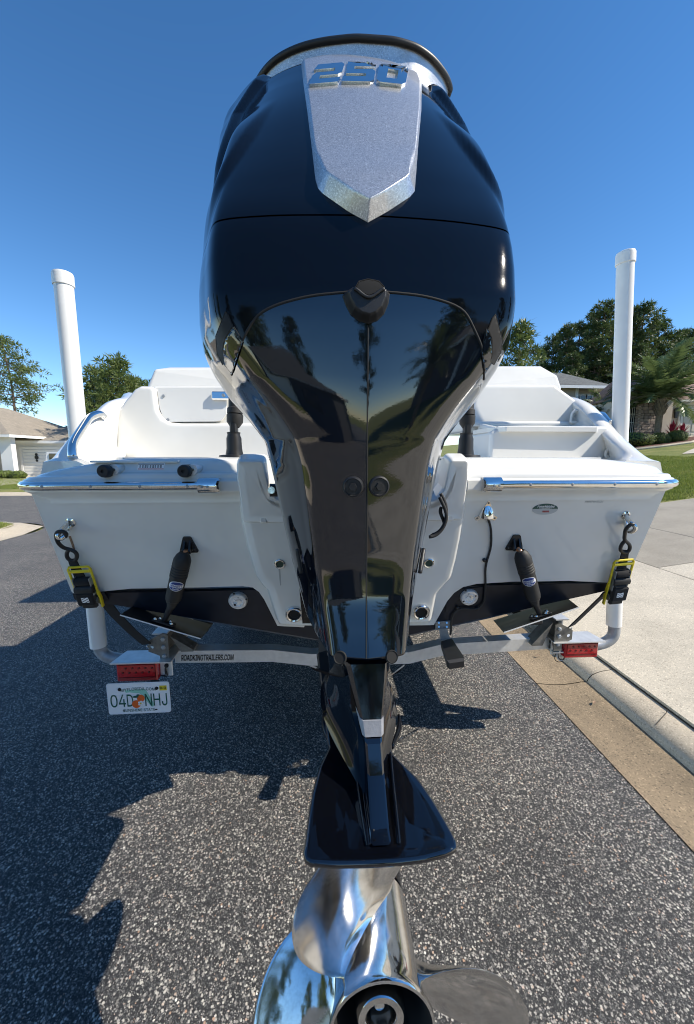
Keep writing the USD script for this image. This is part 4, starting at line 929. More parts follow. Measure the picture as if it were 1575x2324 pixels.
# hatch door in the left seat front
def plane_panel(px, Y, thick, m, name, r=0.01, lean=0.12, parent=None, label=None, push=0.0):
    """Panel standing in a plane that leans back by LEAN, at distance Y at height 1.9."""
    n = nrm([0, -1, lean]); v = nrm([0, lean, 1]); o = np.array([0, Y, 1.9]) + n * push
    P = []
    for x, y in px:
        d = ray(x, y); P.append(EYE + d * (((o - EYE) @ n) / (d @ n)))
    P = np.array(P); g = Polygon(np.stack([P[:, 0], (P - o) @ v], 1)).buffer(-r).buffer(r, quad_segs=8)
    return part(parent or boat, name, prism(g, o, [1, 0, 0], v, n, thick), m, 25, label), n, v, o
hd, n_, v_, o_ = plane_panel([(359, 884), (516, 882), (515, 940), (505, 954), (490, 957), (385, 958), (372, 948), (364, 925)], 2.163, 0.012, 'gelcoat', 'hatch_door', 0.012, 0.115)
for x, y in ((371, 898), (381, 952)):
    d = ray(x, y); c = EYE + d * (((o_ + n_ * .014 - EYE) @ n_) / (d @ n_)); part(hd, 'screw', lathe(c, n_, [(-.001, .0085), (.002, .0075), (.003, .003), (.001, 0)], 14), 'galvanised')
d = ray(505, 899); c = EYE + d * (((o_ + n_ * .014 - EYE) @ n_) / (d @ n_))
lt = part(hd, 'latch', orient(rbox([-.055, -.022, 0], [.055, .022, .02], .006), c, [1, 0, 0], v_, n_), 'chrome')
part(lt, 'latch_lock', orient(cyl([0.01, 0, .02], [0.01, 0, .026], .008), c, [1, 0, 0], v_, n_), 'galvanised')
# hatch lid over the right bench
lx0, lx1 = aty(1147, 975, 1.91)[0], aty(1357, 975, 1.91)[0]
lidp = [(lx0 - .06, 2.0), (lx0, 1.912), (lx1 - .01, 1.908), (lx1 + .01, 1.93), (lx1 + .01, 2.20), (lx0 - .06, 2.20)]
lm_ = trimesh.creation.extrude_polygon(Polygon(lidp).buffer(-.012).buffer(.012, quad_segs=5), 0.022, engine='earcut').apply_translation([0, -0.008, aty(1250, 979, 1.905)[2]])
part(boat, 'bench_lid', lm_, 'gelcoat', 25)
# grab rails
part(boat, 'grab_rail', tube([tuple(aty(x, y, Y)) for x, y, Y in ((166, 1040, 1.60), (164, 1020, 1.62), (167, 1005, 1.66), (178, 985, 1.74), (193, 962, 1.84), (205, 947, 1.90), (217, 941, 1.94), (228, 940, 1.97), (236, 946, 1.99))], 0.017, 14, smooth=50), 'chrome', True, 'chrome grab rail on the left coaming')
part(boat, 'grab_rail', tube([tuple(aty(x, y, Y)) for x, y, Y in ((1350, 944, 2.3), (1362, 940, 2.25), (1374, 948, 2.15), (1385, 960, 2.1))], 0.016, 12, smooth=30), 'chrome', True, 'chrome grab rail on the right coaming')
# swim ladder under the left deck edge: two rubber-ended tubes with steel brackets
lad = part(boat, 'ladder', rbox(aty(205, 1082, 1.47) * [1, 1, 0] + [0, 0, 1.625], aty(445, 1082, 1.66) * [1, 1, 0] + [0, 0, 1.633], .004), 'gelcoat')
for x, xe in ((232, 275), (415, 452)):
    c = aty(x, 1069, 1.405); part(lad, 'rubber_foot', lathe(c + [0, 0.10, 0], [0, -1, 0], [(0, .0), (0, .022), (.085, .0235), (.095, .022), (.10, .018), (.0995, .006), (.094, .005), (.094, 0)], 28), 'rubber', 40)
    a = c + [.022, .03, 0.004]; e = aty(xe, 1064, 1.47)
    part(lad, 'bracket', hull(np.vstack([cyl(a, a + [0, .010, 0], .019).vertices, cyl(e + [0, 0, .003], e + [0, .010, .003], .013).vertices])), 'aluminium')
    part(lad, 'ladder_rail', cyl(c + [0, .06, 0], c + [0.0, .33, .004], .0165), 'chrome', True)
    part(lad, 'bolt', cyl(a + [.004, -.005, .0], a + [.004, 0, 0], .006, n=6), 'chrome')
# black posts with round flanges either side of the motor
for px, y0, y1, nm in ((533, 1046, 925, ''), (1056, 1038, 925, '')):
    b = aty(px, y0, 1.62); b[2] = 1.645; t = b + [0.012 if px < 700 else 0.004, .03, .34]
    f = part(boat, 'rigging_tube', lathe(b, [0, 0, 1], [(0, .0), (0.001, .062), (.008, .06), (.010, .035), (.035, .031), (.075, .030), (.09, .025), (.10, .027)], 28), 'satin_black', 35)
    part(f, 'fork', rbox(b + [-.012, -.02, .085], b + [.016, .02, .15], .006), 'satin_black')
    part(f, 'hose', lathe(b + [0.004, 0.006, .12], nrm(t - b), [(0, .018), (.02, .032), (.05, .033), (.052, .026), (.055, .031), (.075, .031), (.08, .026), (.28, .028)], 24), 'rubber', 35)
# warning label under the left deck edge
lab = part(boat, 'warning_label', prism([(-.046, -.012), (.042, -.012), (.046, .012), (-.042, .012)], aty(343, 1058, 1.372), [1, 0, 0], nrm([0, .35, 1]), nrm([0, -1, .35]), .001), 'label_white')
c = aty(343, 1058, 1.372)
for k, (z, h, m) in enumerate(((.008, .0028, 'matt_black'), (-.0095, .0022, 'red_print'))):
    part(lab, 'band', orient(box([-.043, z - h / 2, .001], [.043, z + h / 2, .0016]), c, [1, 0, 0], nrm([0, .35, 1]), nrm([0, -1, .35])), m)
for k, z in enumerate((.0035, -.0005, -.0045)):
    for j in range(9):
        w = .0035 + .0025 * ((j * 7 + k * 3) % 3) / 2
        part(lab, 'print', orient(box([-.038 + j * .0085, z - .0011, .001], [-.038 + j * .0085 + w, z + .0011, .0014]), c, [1, 0, 0], nrm([0, .35, 1]), nrm([0, -1, .35])), 'matt_black')

# fittings on the transom ------------------------------------------------
def on_t(px, py, off=0.006): return tp(px, py, off)
def disc(px, py, prof, m, name, off=0.006, parent=None, n=36):
    return part(parent or boat, name, lathe(on_t(px, py, off), TN, prof, n), m, 35)
for x, y in ((635, 1279), (973, 1277)):
    t = disc(x, y, [(-.002, .0225), (.004, .0215), (.006, .0195), (.0045, .0155), (-.001, .0150)], 'chrome', 'drain', OFF + .001)
    disc(x, y, [(0.0012, 0.0155), (0.0012, 0)], 'drain_green', 'drain_flap', OFF + .001, t)
for x, y in ((668, 1392), (955, 1387)):
    t = disc(x, y, [(-.002, .040), (.008, .039), (.014, .035), (.015, .031), (.012, .026), (.002, .0245), (-.0, .024)], 'chrome', 'scupper', OFF + .001, None, 48)
    disc(x, y, [(.0035, .0250), (.0035, 0)], 'matt_black', 'scupper_mouth', OFF + .001, t)
    disc(x, y, [(.0048, .018), (.0048, .0165)], 'satin_black', 'scupper_flap', OFF + .001, t)
part(boat, 'stain', prism([(-.003, 0), (.003, 0), (.0045, -.03), (.003, -.075), (-.001, -.08), (-.003, -.04)], tp(634, 1291, OFF + .0004), [1, 0, 0], TV, TN, .0003), 'hin_grey')
for x, y in ((541, 1360), (1063, 1352)):
    b = disc(x, y, [(-.01, .040), (.012, .040), (.019, .036), (.021, .030), (.021, .026)], 'aluminium', 'underwater_light', 0.0)
    disc(x, y, [(.020, .0262), (.0215, .022), (.018, .019)], 'white_print', 'lamp_ring', 0.0, b)
    disc(x, y, [(.018, .0192), (.020, .012), (.0215, 0)], 'lens_glass', 'lens', 0.0, b)
    for k in range(3):
        a = math.radians(90 + 120 * k); cc = tp(x, y, .0200); part(b, 'lens_facet', hull([cc + TN * .0012 + ([1, 0, 0] * np.array(1.0)) * math.cos(a + s) * r_ + TV * math.sin(a + s) * r_ for s, r_ in ((0, .003), (.25, .014), (-.25, .014), (0, .015))] + [cc - TN * .003]), 'galvanised')
        a += .5; part(b, 'screw', lathe(cc + np.array([1, 0, 0]) * math.cos(a) * .033 + TV * math.sin(a) * .033, TN, [(-.001, .005), (.0015, .004), (.002, 0)], 10), 'satin_black')
# light backing plate on the right
tpoly([(1016, 1338), (1100, 1330), (1096, 1372), (1086, 1388), (1010, 1390)], .004, 'bottom_paint', 'light_base', .006)
# clamshell vent with a cable
c = tp(1103, 1172, .006)
t = np.linspace(0, math.pi, 14); pts = []
for k in np.linspace(0, 1, 8):
    w = .032 * math.cos(k * math.pi / 2) ** .55 if k < 1 else 0.001
    hgt = .026 * (1 - k ** 1.6)
    pts.append([c + np.array([1, 0, 0]) * w * math.cos(a) + TN * hgt * math.sin(a) + TV * (.052 * k) for a in t])
cv = part(boat, 'clamshell_vent', tm(np.array(pts).reshape(-1, 3), grid_faces(8, 14)), 'chrome', True)
part(cv, 'vent_mouth', tm(np.vstack([pts[0], [c]]) + TV * .001, [[14, i, i + 1] for i in range(13)]), 'matt_black')
fl = Polygon([(-.042, -.004), (-.03, .002), (0, .064), (.03, .002), (.042, -.004), (.036, -.012), (.02, -.004), (-.02, -.004), (-.036, -.012)]).buffer(.004)
part(cv, 'flange', prism(fl, c, [1, 0, 0], TV, TN, .0025), 'chrome')
for x, z in ((-.036, -.006), (.036, -.006), (0, .060)):
    part(cv, 'screw', lathe(c + np.array([1, 0, 0]) * x + TV * z + TN * .0025, TN, [(0, .0045), (.002, .003), (.002, 0)], 10), 'bracket_steel')
cab = [(1104, 1172, .02), (1112, 1190, .016), (1115, 1215, .013), (1113, 1245, .012), (1106, 1270, .012), (1102, 1290, .012), (1102, 1320, .012), (1100, 1350, .012), (1094, 1372, .012), (1080, 1381, .012), (1062, 1381, .012), (1040, 1383, .012), (1030, 1392, .012), (1024, 1410, .012), (1022, 1440, .014)]
cbl = part(boat, 'transducer_cable', tube([tp(x, y, o) for x, y, o in cab], .0045, 8, smooth=70), 'rubber', True)
for x, y in ((1098, 1269), (1037, 1377), (1082, 1379)):
    part(cbl, 'cable_clip', lathe(tp(x, y, .004), TN, [(0, .008), (.010, .008), (.013, .005), (.013, 0)], 14), 'satin_black', 35)
# transducer on its bracket
tb = tpoly([(988, 1410), (1022, 1408), (1022, 1425), (988, 1428)], .004, 'galvanised', 'transducer_bracket', .001, push=.0)
for x in (996, 1014):
    for y in (1413, 1422): part(tb, 'bolt', cyl(tp(x, y, .004), tp(x, y, .009), .005, n=6), 'chrome')
part(tb, 'arm', hull([tp(x, y, o) for x, y in ((996, 1426), (1014, 1426), (1000, 1452), (1022, 1450)) for o in (.004, .012)]), 'galvanised')
def solid(px_top, Ys, thick, m, name, parent, r=0.004):
    P = np.array([aty(x, y, Y) for (x, y), Y in zip(px_top, Ys)]); lo = P - [0, 0, thick]
    return part(parent, name, hull(np.vstack([P, lo])), m)
solid([(1001, 1455), (1025, 1448), (1054, 1492), (1054, 1500), (1020, 1505), (1014, 1498)], [1.66, 1.66, 1.44, 1.43, 1.43, 1.44], .026, 'satin_black', 'transducer', tb)
# stern eyes
for pxs, nm in (([(158, 1180), (152, 1188), (136, 1206), (131, 1216), (136, 1222), (148, 1214), (155, 1204), (162, 1190)], 'l'), ([(1418, 1164), (1422, 1172), (1432, 1186), (1441, 1195), (1440, 1202), (1430, 1206), (1422, 1196), (1416, 1178)], 'r')):
    offs = [.0, .02, .058, .072, .072, .058, .03, .0]
    e = part(boat, 'stern_eye', tube([tp(x, y, o) for (x, y), o in zip(pxs, offs)], .0085, 10, smooth=40), 'chrome', True)
    x, y = pxs[0]
    part(e, 'eye_base', lathe(tp(x + (4 if nm == 'l' else 0), y + 4, .004), TN, [(0, .019), (.006, .018), (.009, .012), (.012, .011)], 20), 'chrome', 35)
part(boat, 'rust_stain', prism([(-.0045, 0), (.0045, 0), (.0065, -.04), (.004, -.075), (0, -.085), (-.003, -.05)], tp(158, 1216, .0064), [1, 0, 0], TV, TN, .0003), 'rust_steel')
# oval dealer sticker and hull number
c = tp(1237, 1155, .0062)
stk = part(boat, 'oval_sticker', prism(ellipse(.0535, .0245), c, [1, 0, 0], TV, TN, .0006), 'grey_print')
up_ = Polygon(ellipse(.0535, .0245)).intersection(Polygon([(-1, .001), (1, .001), (1, 1), (-1, 1)]))
part(stk, 'sticker_field', prism(up_.buffer(-.0006), c + TN * .0006, [1, 0, 0], TV, TN, .0004), 'dark_green_print')
def t_text(s, h, c, dx, dz, m, parent, width=None, bold=True, skew=0.0, off=.0012, name='lettering'):
    tx = text(s, h, bold, .0004, width); w = tx.bounds[1][0]; tx.vertices[:, 0] += skew * tx.vertices[:, 1]
    return part(parent, name, orient(tx, c + np.array([1, 0, 0]) * (dx - w / 2) + TV * dz + TN * off, [1, 0, 0], TV, TN), m, False)
t_text('PowerMatched', .0092, c, 0, .0078, 'white_print', stk, .070, True, .25)
t_text('SYSTEM WARRANTY', .0034, c, 0, .0026, 'white_print', stk, .050)
t_text('YAMAHA', .0075, c, .004, -.0135, 'red_print', stk, .030)
t_text('KWEEF667E323', .0085, tp(1348, 1138, .006), 0, -.004, 'hin_grey', boat, .076, False, .15, .0003)

# trim tabs and their actuators
def tab_set(side, plate, Yp, top, body, foot, sticker, label):
    # plate: four view corners (far outer, far inner, near inner, near outer) with distances
    P = np.array([aty(x, y, Y) for (x, y), Y in zip(plate, Yp)]); nn = nrm(np.cross(P[1] - P[0], P[3] - P[0])); nn = nn if nn[2] > 0 else -nn
    pl_ = part(boat, 'trim_tab', hull(np.vstack([P, P - nn * .004])), 'satin_black', 30, label)
    e = part(pl_, 'bare_edge', hull(np.vstack([[P[2], P[3]], [P[2] - nn * .0042, P[3] - nn * .0042], [P[2] + [0, -.0012, 0], P[3] + [0, -.0012, 0]], [P[2] - nn * .0042 + [0, -.0012, 0], P[3] - nn * .0042 + [0, -.0012, 0]]])), 'pvc')
    a = tp(*top, .03); f = foot
    b0, b1 = (aty(*body[0]), aty(*body[1])); f = aty(*foot); d = nrm(b1 - b0)
    # triangular bracket on the transom
    bc = tp(*top, .0065)
    g = Polygon([(-.030, -.024), (.030, -.024), (.010, .034), (-.010, .034)]).buffer(.006, quad_segs=4)
    br = part(pl_, 'bracket', prism(g, bc, [1, 0, 0], TV, TN, .008), 'satin_black', 25)
    for s in (-1, 1):
        part(br, 'cheek', hull([bc + np.array([1, 0, 0]) * (s * .011 + w) + TV * z + TN * o for w in (-.0035, .0035) for z, o in ((.026, .008), (-.022, .008), (-.022, .030), (-.008, .036))]), 'satin_black')
        part(br, 'bolt', cyl(bc + np.array([1, 0, 0]) * s * .023 - TV * .018 + TN * .008, bc + np.array([1, 0, 0]) * s * .023 - TV * .018 + TN * .014, .0075, n=6), 'chrome')
    part(br, 'pivot_rod', cyl(bc + TN * .026 - TV * .01, b0 + d * .01, .0105, n=14), 'copper', True)
    L = np.linalg.norm(b1 - b0)
    prof = [(0, .0), (0.0, .014), (.006, .020), (.014, .026), (.032, .0325), (.05, .0335)]
    for k in range(4): s0 = .055 + k * .011; prof += [(s0, .0335), (s0 + .002, .0318), (s0 + .006, .0318), (s0 + .008, .0335)]
    prof += [(.105, .0335), (.112, .0315), (L - .035, .0305), (L - .022, .0285), (L - .018, .024), (L - .010, .0235), (L - .008, .020), (L, .0185), (L + .012, .0165)]
    bd = part(pl_, 'actuator', lathe(b0, d, prof, 36), 'rubber', 35)
    part(pl_, 'actuator_rod', lathe(b1, nrm(f - b1), [(0, .0165), (.02, .014), (np.linalg.norm(f - b1), .010)], 18), 'satin_black', 35)
    fr = P - f; 
    u1 = nrm(P[2] - P[3]); w1 = nrm(np.cross(nn, u1))
    part(pl_, 'foot_plate', orient(rbox([-.045, -.022, -.002], [.045, .022, .008], .004), f - nn * ((f - P[3]) @ nn), u1, w1, nn), 'satin_black')
    f0 = f - nn * ((f - P[3]) @ nn)
    for dx, dy in ((-.034, -.010), (-.020, .016), (.030, -.010), (.022, .014)):
        part(pl_, 'bolt', lathe(f0 + u1 * dx + w1 * dy + nn * .008, nn, [(0, .0085), (.004, .008), (.007, .004), (.007, 0)], 12), 'chrome', 35)
    # oval maker's sticker wrapped on the cylinder
    sc = b0 + d * sticker; tc = nrm(EYE - sc); tc = nrm(tc - d * (tc @ d)); sx = nrm(np.cross(d, tc)); sx = sx if sx[0] > 0 else -sx; sy = -d
    R0 = .0316
    def wrap(m2, h):
        v = m2.vertices; x, y, z = v[:, 0], v[:, 1], v[:, 2]; th = x / R0
        out = m2.copy(); rr = R0 + h + z; out.vertices = sc + sx * (np.sin(th) * rr)[:, None] + tc * (np.cos(th) * rr)[:, None] + sy * y[:, None]; return out
    ov = lambda a, b: trimesh.creation.extrude_polygon(Polygon(ellipse(a, b)), .0006, engine='earcut').subdivide_to_size(.006)
    st_ = part(bd, 'oval_sticker', wrap(ov(.0285, .0205), .0006), 'white_print', True)
    half = lambda lo, hi: trimesh.creation.extrude_polygon(Polygon(ellipse(.0262, .0182)).intersection(Polygon([(-1, lo), (1, lo), (1, hi), (-1, hi)])), .0005, engine='earcut').subdivide_to_size(.006)
    part(st_, 'sticker_field', wrap(half(.0065, 1), .0013), 'blue_print', True); part(st_, 'sticker_field', wrap(half(-1, -.0065), .0013), 'blue_print', True)
    tx = text('BENNETT', .0085, True, .0004, .044); tx.vertices[:, 0] -= .022; tx.vertices[:, 1] -= .0042
    part(st_, 'lettering', wrap(tx, .0014), 'blue_print', False)
    tx = text('Marine', .0055, True, .0004, .022); tx.vertices[:, 0] -= .011; tx.vertices[:, 1] -= .0145
    part(st_, 'lettering', wrap(tx, .0020), 'white_print', False)
    return pl_
tab_set(-1, [(309, 1371), (482, 1417), (456, 1448), (273, 1394)], [1.66, 1.70, 1.50, 1.47], (428, 1237), [(418, 1253, 1.475), (390, 1371, 1.50)], (374, 1406, 1.525), .132, 'left trim tab with its black actuator')
tab_set(1, [(1285, 1355), (1120, 1407), (1143, 1434), (1313, 1377)], [1.70, 1.72, 1.52, 1.49], (1168, 1232), [(1182, 1249, 1.49), (1213, 1365, 1.52)], (1226, 1397, 1.54), .132, 'right trim tab with its black actuator')
# console and hard top forward of the motor (the motor hides them; they throw shade)
part(boat, 'console', hull([[x, y, z] for x in (XC - .42, XC + .42) for y, z in ((3.9, 1.15), (3.95, 2.15), (4.3, 2.3), (4.75, 2.1), (4.9, 1.15))]), 'gelcoat')
tt = part(boat, 'hard_top', rbox([XC - .78, 3.55, 2.80], [XC + .78, 5.3, 2.86], .02), 'gelcoat')
for s in (-1, 1):
    part(tt, 'top_leg', tube([[XC + s * .48, 4.1, 1.2], [XC + s * .50, 3.95, 2.2], [XC + s * .6, 3.75, 2.8]], .022, 10, smooth=14), 'aluminium', True)
    part(tt, 'top_leg', tube([[XC + s * .48, 4.6, 1.2], [XC + s * .50, 4.7, 2.2], [XC + s * .6, 4.95, 2.8]], .022, 10, smooth=14), 'aluminium', True)
part(boat, 'foredeck', hull([[XC + s * w, y, z] for s in (-1, 1) for y, w, z in ((4.95, 1.1, 1.72), (6.5, .85, 1.80), (8.2, .15, 1.88), (4.95, 1.1, 1.60), (6.5, .8, 1.66), (8.2, .1, 1.8))]), 'gelcoat')

# ------------------------------------------------------------------ trailer
tr = thing('boat_trailer', (XC, 2.0, 0), 'aluminium boat trailer with white guide posts and red tail lights', 'trailer')
def ibeam(x, y0, y1, z0, z1, w=.075, name='frame_rail', t=.007):
    m = cat_([box([x - w / 2, y0, z1 - t], [x + w / 2, y1, z1]), box([x - w / 2, y0, z0], [x + w / 2, y1, z0 + t]), box([x - t / 2, y0 + .0005, z0 + t], [x + t / 2, y1 - .0005, z1 - t])])
    return part(tr, name, m, 'aluminium', False)
XRL, XRR = aty(368, 1470, 1.90)[0], aty(1268, 1450, 1.96)[0]
zL0, zL1 = aty(370, 1500, 1.88)[2], aty(360, 1437, 1.88)[2]
zR0, zR1 = aty(1268, 1482, 1.94)[2], aty(1275, 1405, 1.94)[2]
ibeam(XRL, 1.88, 7.2, zL0, zL1); ibeam(XRR, 1.94, 7.2, zR0, zR1)
# cross tube in three bent lengths
def beam(p, q, hz, hy, name='cross_tube'):
    p, q = np.array(p), np.array(q); return hull([[*(c + np.array([0, s * hy, u * hz]))] for c in (p, q) for s in (-1, 1) for u in (-1, 1)])
A_ = aty(402, 1483, 1.98); B_ = aty(620, 1481, 1.99); C_ = aty(705, 1490, 1.99); D_ = aty(925, 1486, 2.0); E_ = aty(1000, 1468, 2.01); F_ = aty(1238, 1453, 2.02)
m = cat_([beam(a, b, .034, .034) for a, b in ((A_, B_), (B_, C_), (C_, D_), (D_, E_), (E_, F_))])
ct = part(tr, 'cross_tube', m, 'aluminium', False)
tx = text('ROADKINGTRAILERS.COM', .031, True, .0006, .27); tx.vertices[:, 0] += .12 * tx.vertices[:, 1]
c = aty(411, 1499, 1.944); d = nrm(aty(551, 1497, 1.952) - c)
part(ct, 'lettering', orient(tx, c, d, [0, 0, 1], nrm(np.cross(d, [0, 0, 1]))), 'matt_black', False)
def gusset(x, y, z0, z1, s):
    g = part(tr, 'corner_plate', hull([[x + s * .008 + t, yy, z] for t in (-.004, .004) for yy, z in ((y, z0 + .02), (y, z1 - .05), (y + .06, z1 - .012), (y + .16, z1 - .012), (y + .16, z0 + .02))]), 'bracket_steel')
    # face plate square to the view, pierced for the strap hook
    P = Polygon([(-.055, -.035), (.0, -.06), (.0, -.10), (.045, -.10), (.045, .05), (.02, .06), (-.03, .035), (-.055, .02)]).difference(Point(-.035, -.012).buffer(.010))
    fp = part(g, 'face_plate', prism(P, [x - s * -.0 , y - .010, .5 * (z0 + z1) + .02], [s, 0, 0], [0, 0, 1], [0, -1, 0], .006), 'bracket_steel')
    for dx, dz in ((.022, .030), (.022, -.012), (.024, -.06)): part(g, 'bolt', lathe([x + s * dx, y - .016, .5 * (z0 + z1) + .02 + dz], [0, -1, 0], [(0, .012), (.007, .0115), (.010, .006), (.010, 0)], 6), 'galvanised')
    b2 = part(g, 'bunk_bracket', hull([[x + s * u, y + v, z] for u, v, z in ((.05, .0, z1 - .02), (.05, .07, z1 - .02), (.10, .0, z0 + .055), (.16, .0, z0 + .055), (.10, .07, z0 + .055), (.16, .07, z0 + .055), (.10, .0, z0 + .045), (.16, .07, z0 + .045), (.16, .0, z0 + .045))]), 'bracket_steel')
    part(b2, 'bolt', lathe([x + s * .135, y + .02, z0 + .055], [0, 0, 1], [(0, .012), (.012, .011), (.012, 0)], 6), 'galvanised')
gusset(XRL, 1.885, zL0, zL1, 1); gusset(XRR, 1.945, zR0, zR1, -1)
# bunks
for x in (XRL + .18, XRR - .18):
    part(tr, 'bunk', rbox([x - .05, 1.90, zL1 - .02], [x + .05, 5.5, zL1 + .03], .01), 'webbing')
# guide posts: bent galvanised pipe with a white plastic sleeve
for pipe, sl0, sl1, yq, side in (([(330, 1497), (290, 1496), (262, 1494), (240, 1487), (228, 1474), (225, 1462), (224, 1452)], (224, 1466), (142, 622), 1.99, 'left'), ([(1255, 1478), (1320, 1470), (1350, 1464), (1376, 1456), (1390, 1444), (1394, 1430), (1394, 1412)], (1393, 1418), (1420, 575), 2.04, 'right')):
    pp_ = [aty(x, y, yq) for x, y in pipe]
    gpipe = part(tr, 'guide_post', tube(pp_, .031, 16, smooth=40), 'galvanised', True, side + ' guide post with a white plastic sleeve')
    a, b = aty(*sl0, yq), aty(*sl1, yq)
    part(gpipe, 'sleeve', lathe(a, b - a, [(-.001, .034), (0, .0385), (.001, .0395), (np.linalg.norm(b - a) - .01, .0395)], 32), 'pvc', 40)
    e = nrm(b - a); L = np.linalg.norm(b - a)
    part(gpipe, 'post_cap', lathe(a + e * (L - .05), e, [(0, .0396), (0.0, .0435), (.004, .0442), (.046, .0442), (.055, .041), (.060, .030), (.062, 0)], 32), 'pvc', 40)
# tail lights under angle brackets
for cx, x0, x1, ytop, ybot, yq, s in ((310, 266, 355, 1504, 1548, 1.845, -1), (1320, 1281, 1360, 1457, 1494, 1.93, 1)):
    a, b = aty(x0, ybot, yq), aty(x1, ytop, yq)
    tl = part(tr, 'tail_light', rbox([a[0], yq, a[2]], [b[0], yq + .055, b[2]], .006), 'tail_red', 25, ('left' if s < 0 else 'right') + ' red tail light')
    w, h = b[0] - a[0], b[2] - a[2]
    part(tl, 'lens_frame', cat_([box([a[0] + .012, yq - .0025, a[2] + .022], [b[0] - .008, yq - .0005, a[2] + .025]), box([a[0] + .012, yq - .0025, b[2] - .009], [b[0] - .008, yq - .0005, b[2] - .006]), box([b[0] - .010 if s < 0 else a[0] + .010, yq - .003, a[2] + .026], [b[0] - .0075 if s < 0 else a[0] + .0125, yq - .001, b[2] - .0095])]), 'tail_dark', False)
    for i in range(5):
        for j in range(2 if True else 1):
            part(tl, 'led', cyl([a[0] + w * (.16 + .16 * i + .08 * (j % 2)), yq - .0022, a[2] + h * (.50 + .24 * j)], [a[0] + w * (.16 + .16 * i + .08 * (j % 2)), yq - .0004, a[2] + h * (.50 + .24 * j)], .0055, n=8), 'tail_dark')
    zt = b[2] + .004
    ang = hull([[a[0] - (.022 if s < 0 else .075), yq - .012, zt], [b[0] + (.075 if s < 0 else .03), yq - .012, zt], [a[0] - (.0 if s < 0 else .06), yq + .115, zt], [b[0] + (.075 if s < 0 else .012), yq + .115, zt], [a[0] - (.022 if s < 0 else .075), yq - .012, zt + .006], [b[0] + (.075 if s < 0 else .03), yq - .012, zt + .006], [a[0] - (.0 if s < 0 else .06), yq + .115, zt + .006], [b[0] + (.075 if s < 0 else .012), yq + .115, zt + .006]])
    part(tr, 'light_bracket', ang, 'aluminium', False)
    xs0 = b[0] + .002 if s < 0 else a[0] - .064
    bp = part(tr, 'bracket_plate', rbox([xs0, yq + .03, a[2] + .008], [xs0 + .062, yq + .036, zt - .001], .004), 'aluminium')
    hc = np.array([xs0 + .034, yq + .029, zt - .036]); part(bp, 'grommet', cyl(hc, hc - [0, .003, 0], .011, n=16), 'matt_black')
    for k in range(3):
        part(bp, 'wire', tube([hc, hc + [.004 * k - .006, -.01, -.03], hc + [.018 * k * s - .012, -.012, -.075], hc + [.02 * s + .01 * k, -.012, -.088 + .008 * k], hc + [.04 * s, -.01, -.06], hc + [.03 * s, 0, -.03 + .01 * k]] if s > 0 else [hc, hc + [.003 * k - .006, -.008, -.02], hc + [.006 * k - .008, -.006, -.045], hc + [-.03 - .01 * k, .0, -.052 + .004 * k]], .0022, 6, smooth=26), 'wire_white' if (k == 1 and s > 0) else 'rubber', True)
# number plate
p00, p10, p01 = aty(248, 1621, 1.80), aty(389, 1615, 1.80), aty(246, 1551, 1.80)
W, Hp = .300, .150
ux = nrm(p10 - p00); ux = nrm([ux[0], 0, ux[2]]); uy = nrm([-ux[2], 0.0, ux[0]]); un = np.array([0, -1.0, 0])
W = np.linalg.norm(p10 - p00); Hp = np.linalg.norm(p01 - p00); k_ = W / .305
npl = part(tr, 'number_plate', prism(Polygon([(0, 0), (W, 0), (W, Hp), (0, Hp)]).buffer(-.012).buffer(.012, quad_segs=5), p00, ux, uy, un, .0015), 'label_white')
edge = Polygon([(0, 0), (W, 0), (W, Hp), (0, Hp)]).buffer(-.014).buffer(.012, quad_segs=5)
part(npl, 'raised_edge', prism(edge.buffer(-.001).difference(edge.buffer(-.003)), p00 + un * .0014, ux, uy, un, .0010), 'white_print')
def ptext(s, x, y, h, w, m, bold=True, d=.0005, rot=None):
    tx = text(s, h, bold, .0006, w)
    if rot:
        xm = tx.vertices[:, 0] - w / 2; tx.vertices[:, 1] += -rot * xm ** 2
    part(npl, 'lettering', orient(tx, p00 + ux * x + uy * y + un * (.0015 + d), ux, uy, un), m, False)
fl_ = Polygon([(.085, .116), (.13, .118), (.175, .119), (.19, .115), (.200, .095), (.212, .07), (.222, .05), (.222, .034), (.212, .030), (.200, .045), (.185, .066), (.170, .09), (.155, .100), (.13, .102), (.11, .106), (.092, .104)])
sc_ = lambda g: shapely.affinity.scale(g, W / .305, Hp / .152, origin=(0, 0))
part(npl, 'state_outline', prism(sc_(fl_), p00 + un * .0015, ux, uy, un, .0003), 'pale_green')
ptext('MYFLORIDA.COM', .068 * k_, .127 * k_, .0150 * k_, .168 * k_, 'plate_green', False, .0008, .9)
ptext('SUNSHINE STATE', .072 * k_, .012 * k_, .0150 * k_, .155 * k_, 'plate_green', False, .0008)
for i, (ch, x, w) in enumerate((('0', .014, .034), ('4', .054, .034), ('D', .094, .030), ('N', .182, .034), ('H', .223, .033), ('J', .264, .026))):
    ptext(ch, x * k_, .040 * k_, .066 * k_, w * k_, 'plate_green', False, .0009)
def pdisc(x, y, r, m, name, h=.0010, ry=None):
    part(npl, name, prism(ellipse(r * k_, (ry or r) * k_, 24) + np.array([x * k_, y * k_]), p00 + un * .0018, ux, uy, un, h), m)
pdisc(.162, .083, .019, 'orange_fruit', 'orange'); pdisc(.138, .052, .021, 'orange_fruit', 'orange', .0014)
for a in range(5): pdisc(.160 + .0085 * math.cos(a * 1.257), .056 + .0085 * math.sin(a * 1.257), .0058, 'white_print', 'blossom', .0020)
pdisc(.160, .056, .004, 'sticker_yellow', 'blossom', .0024)
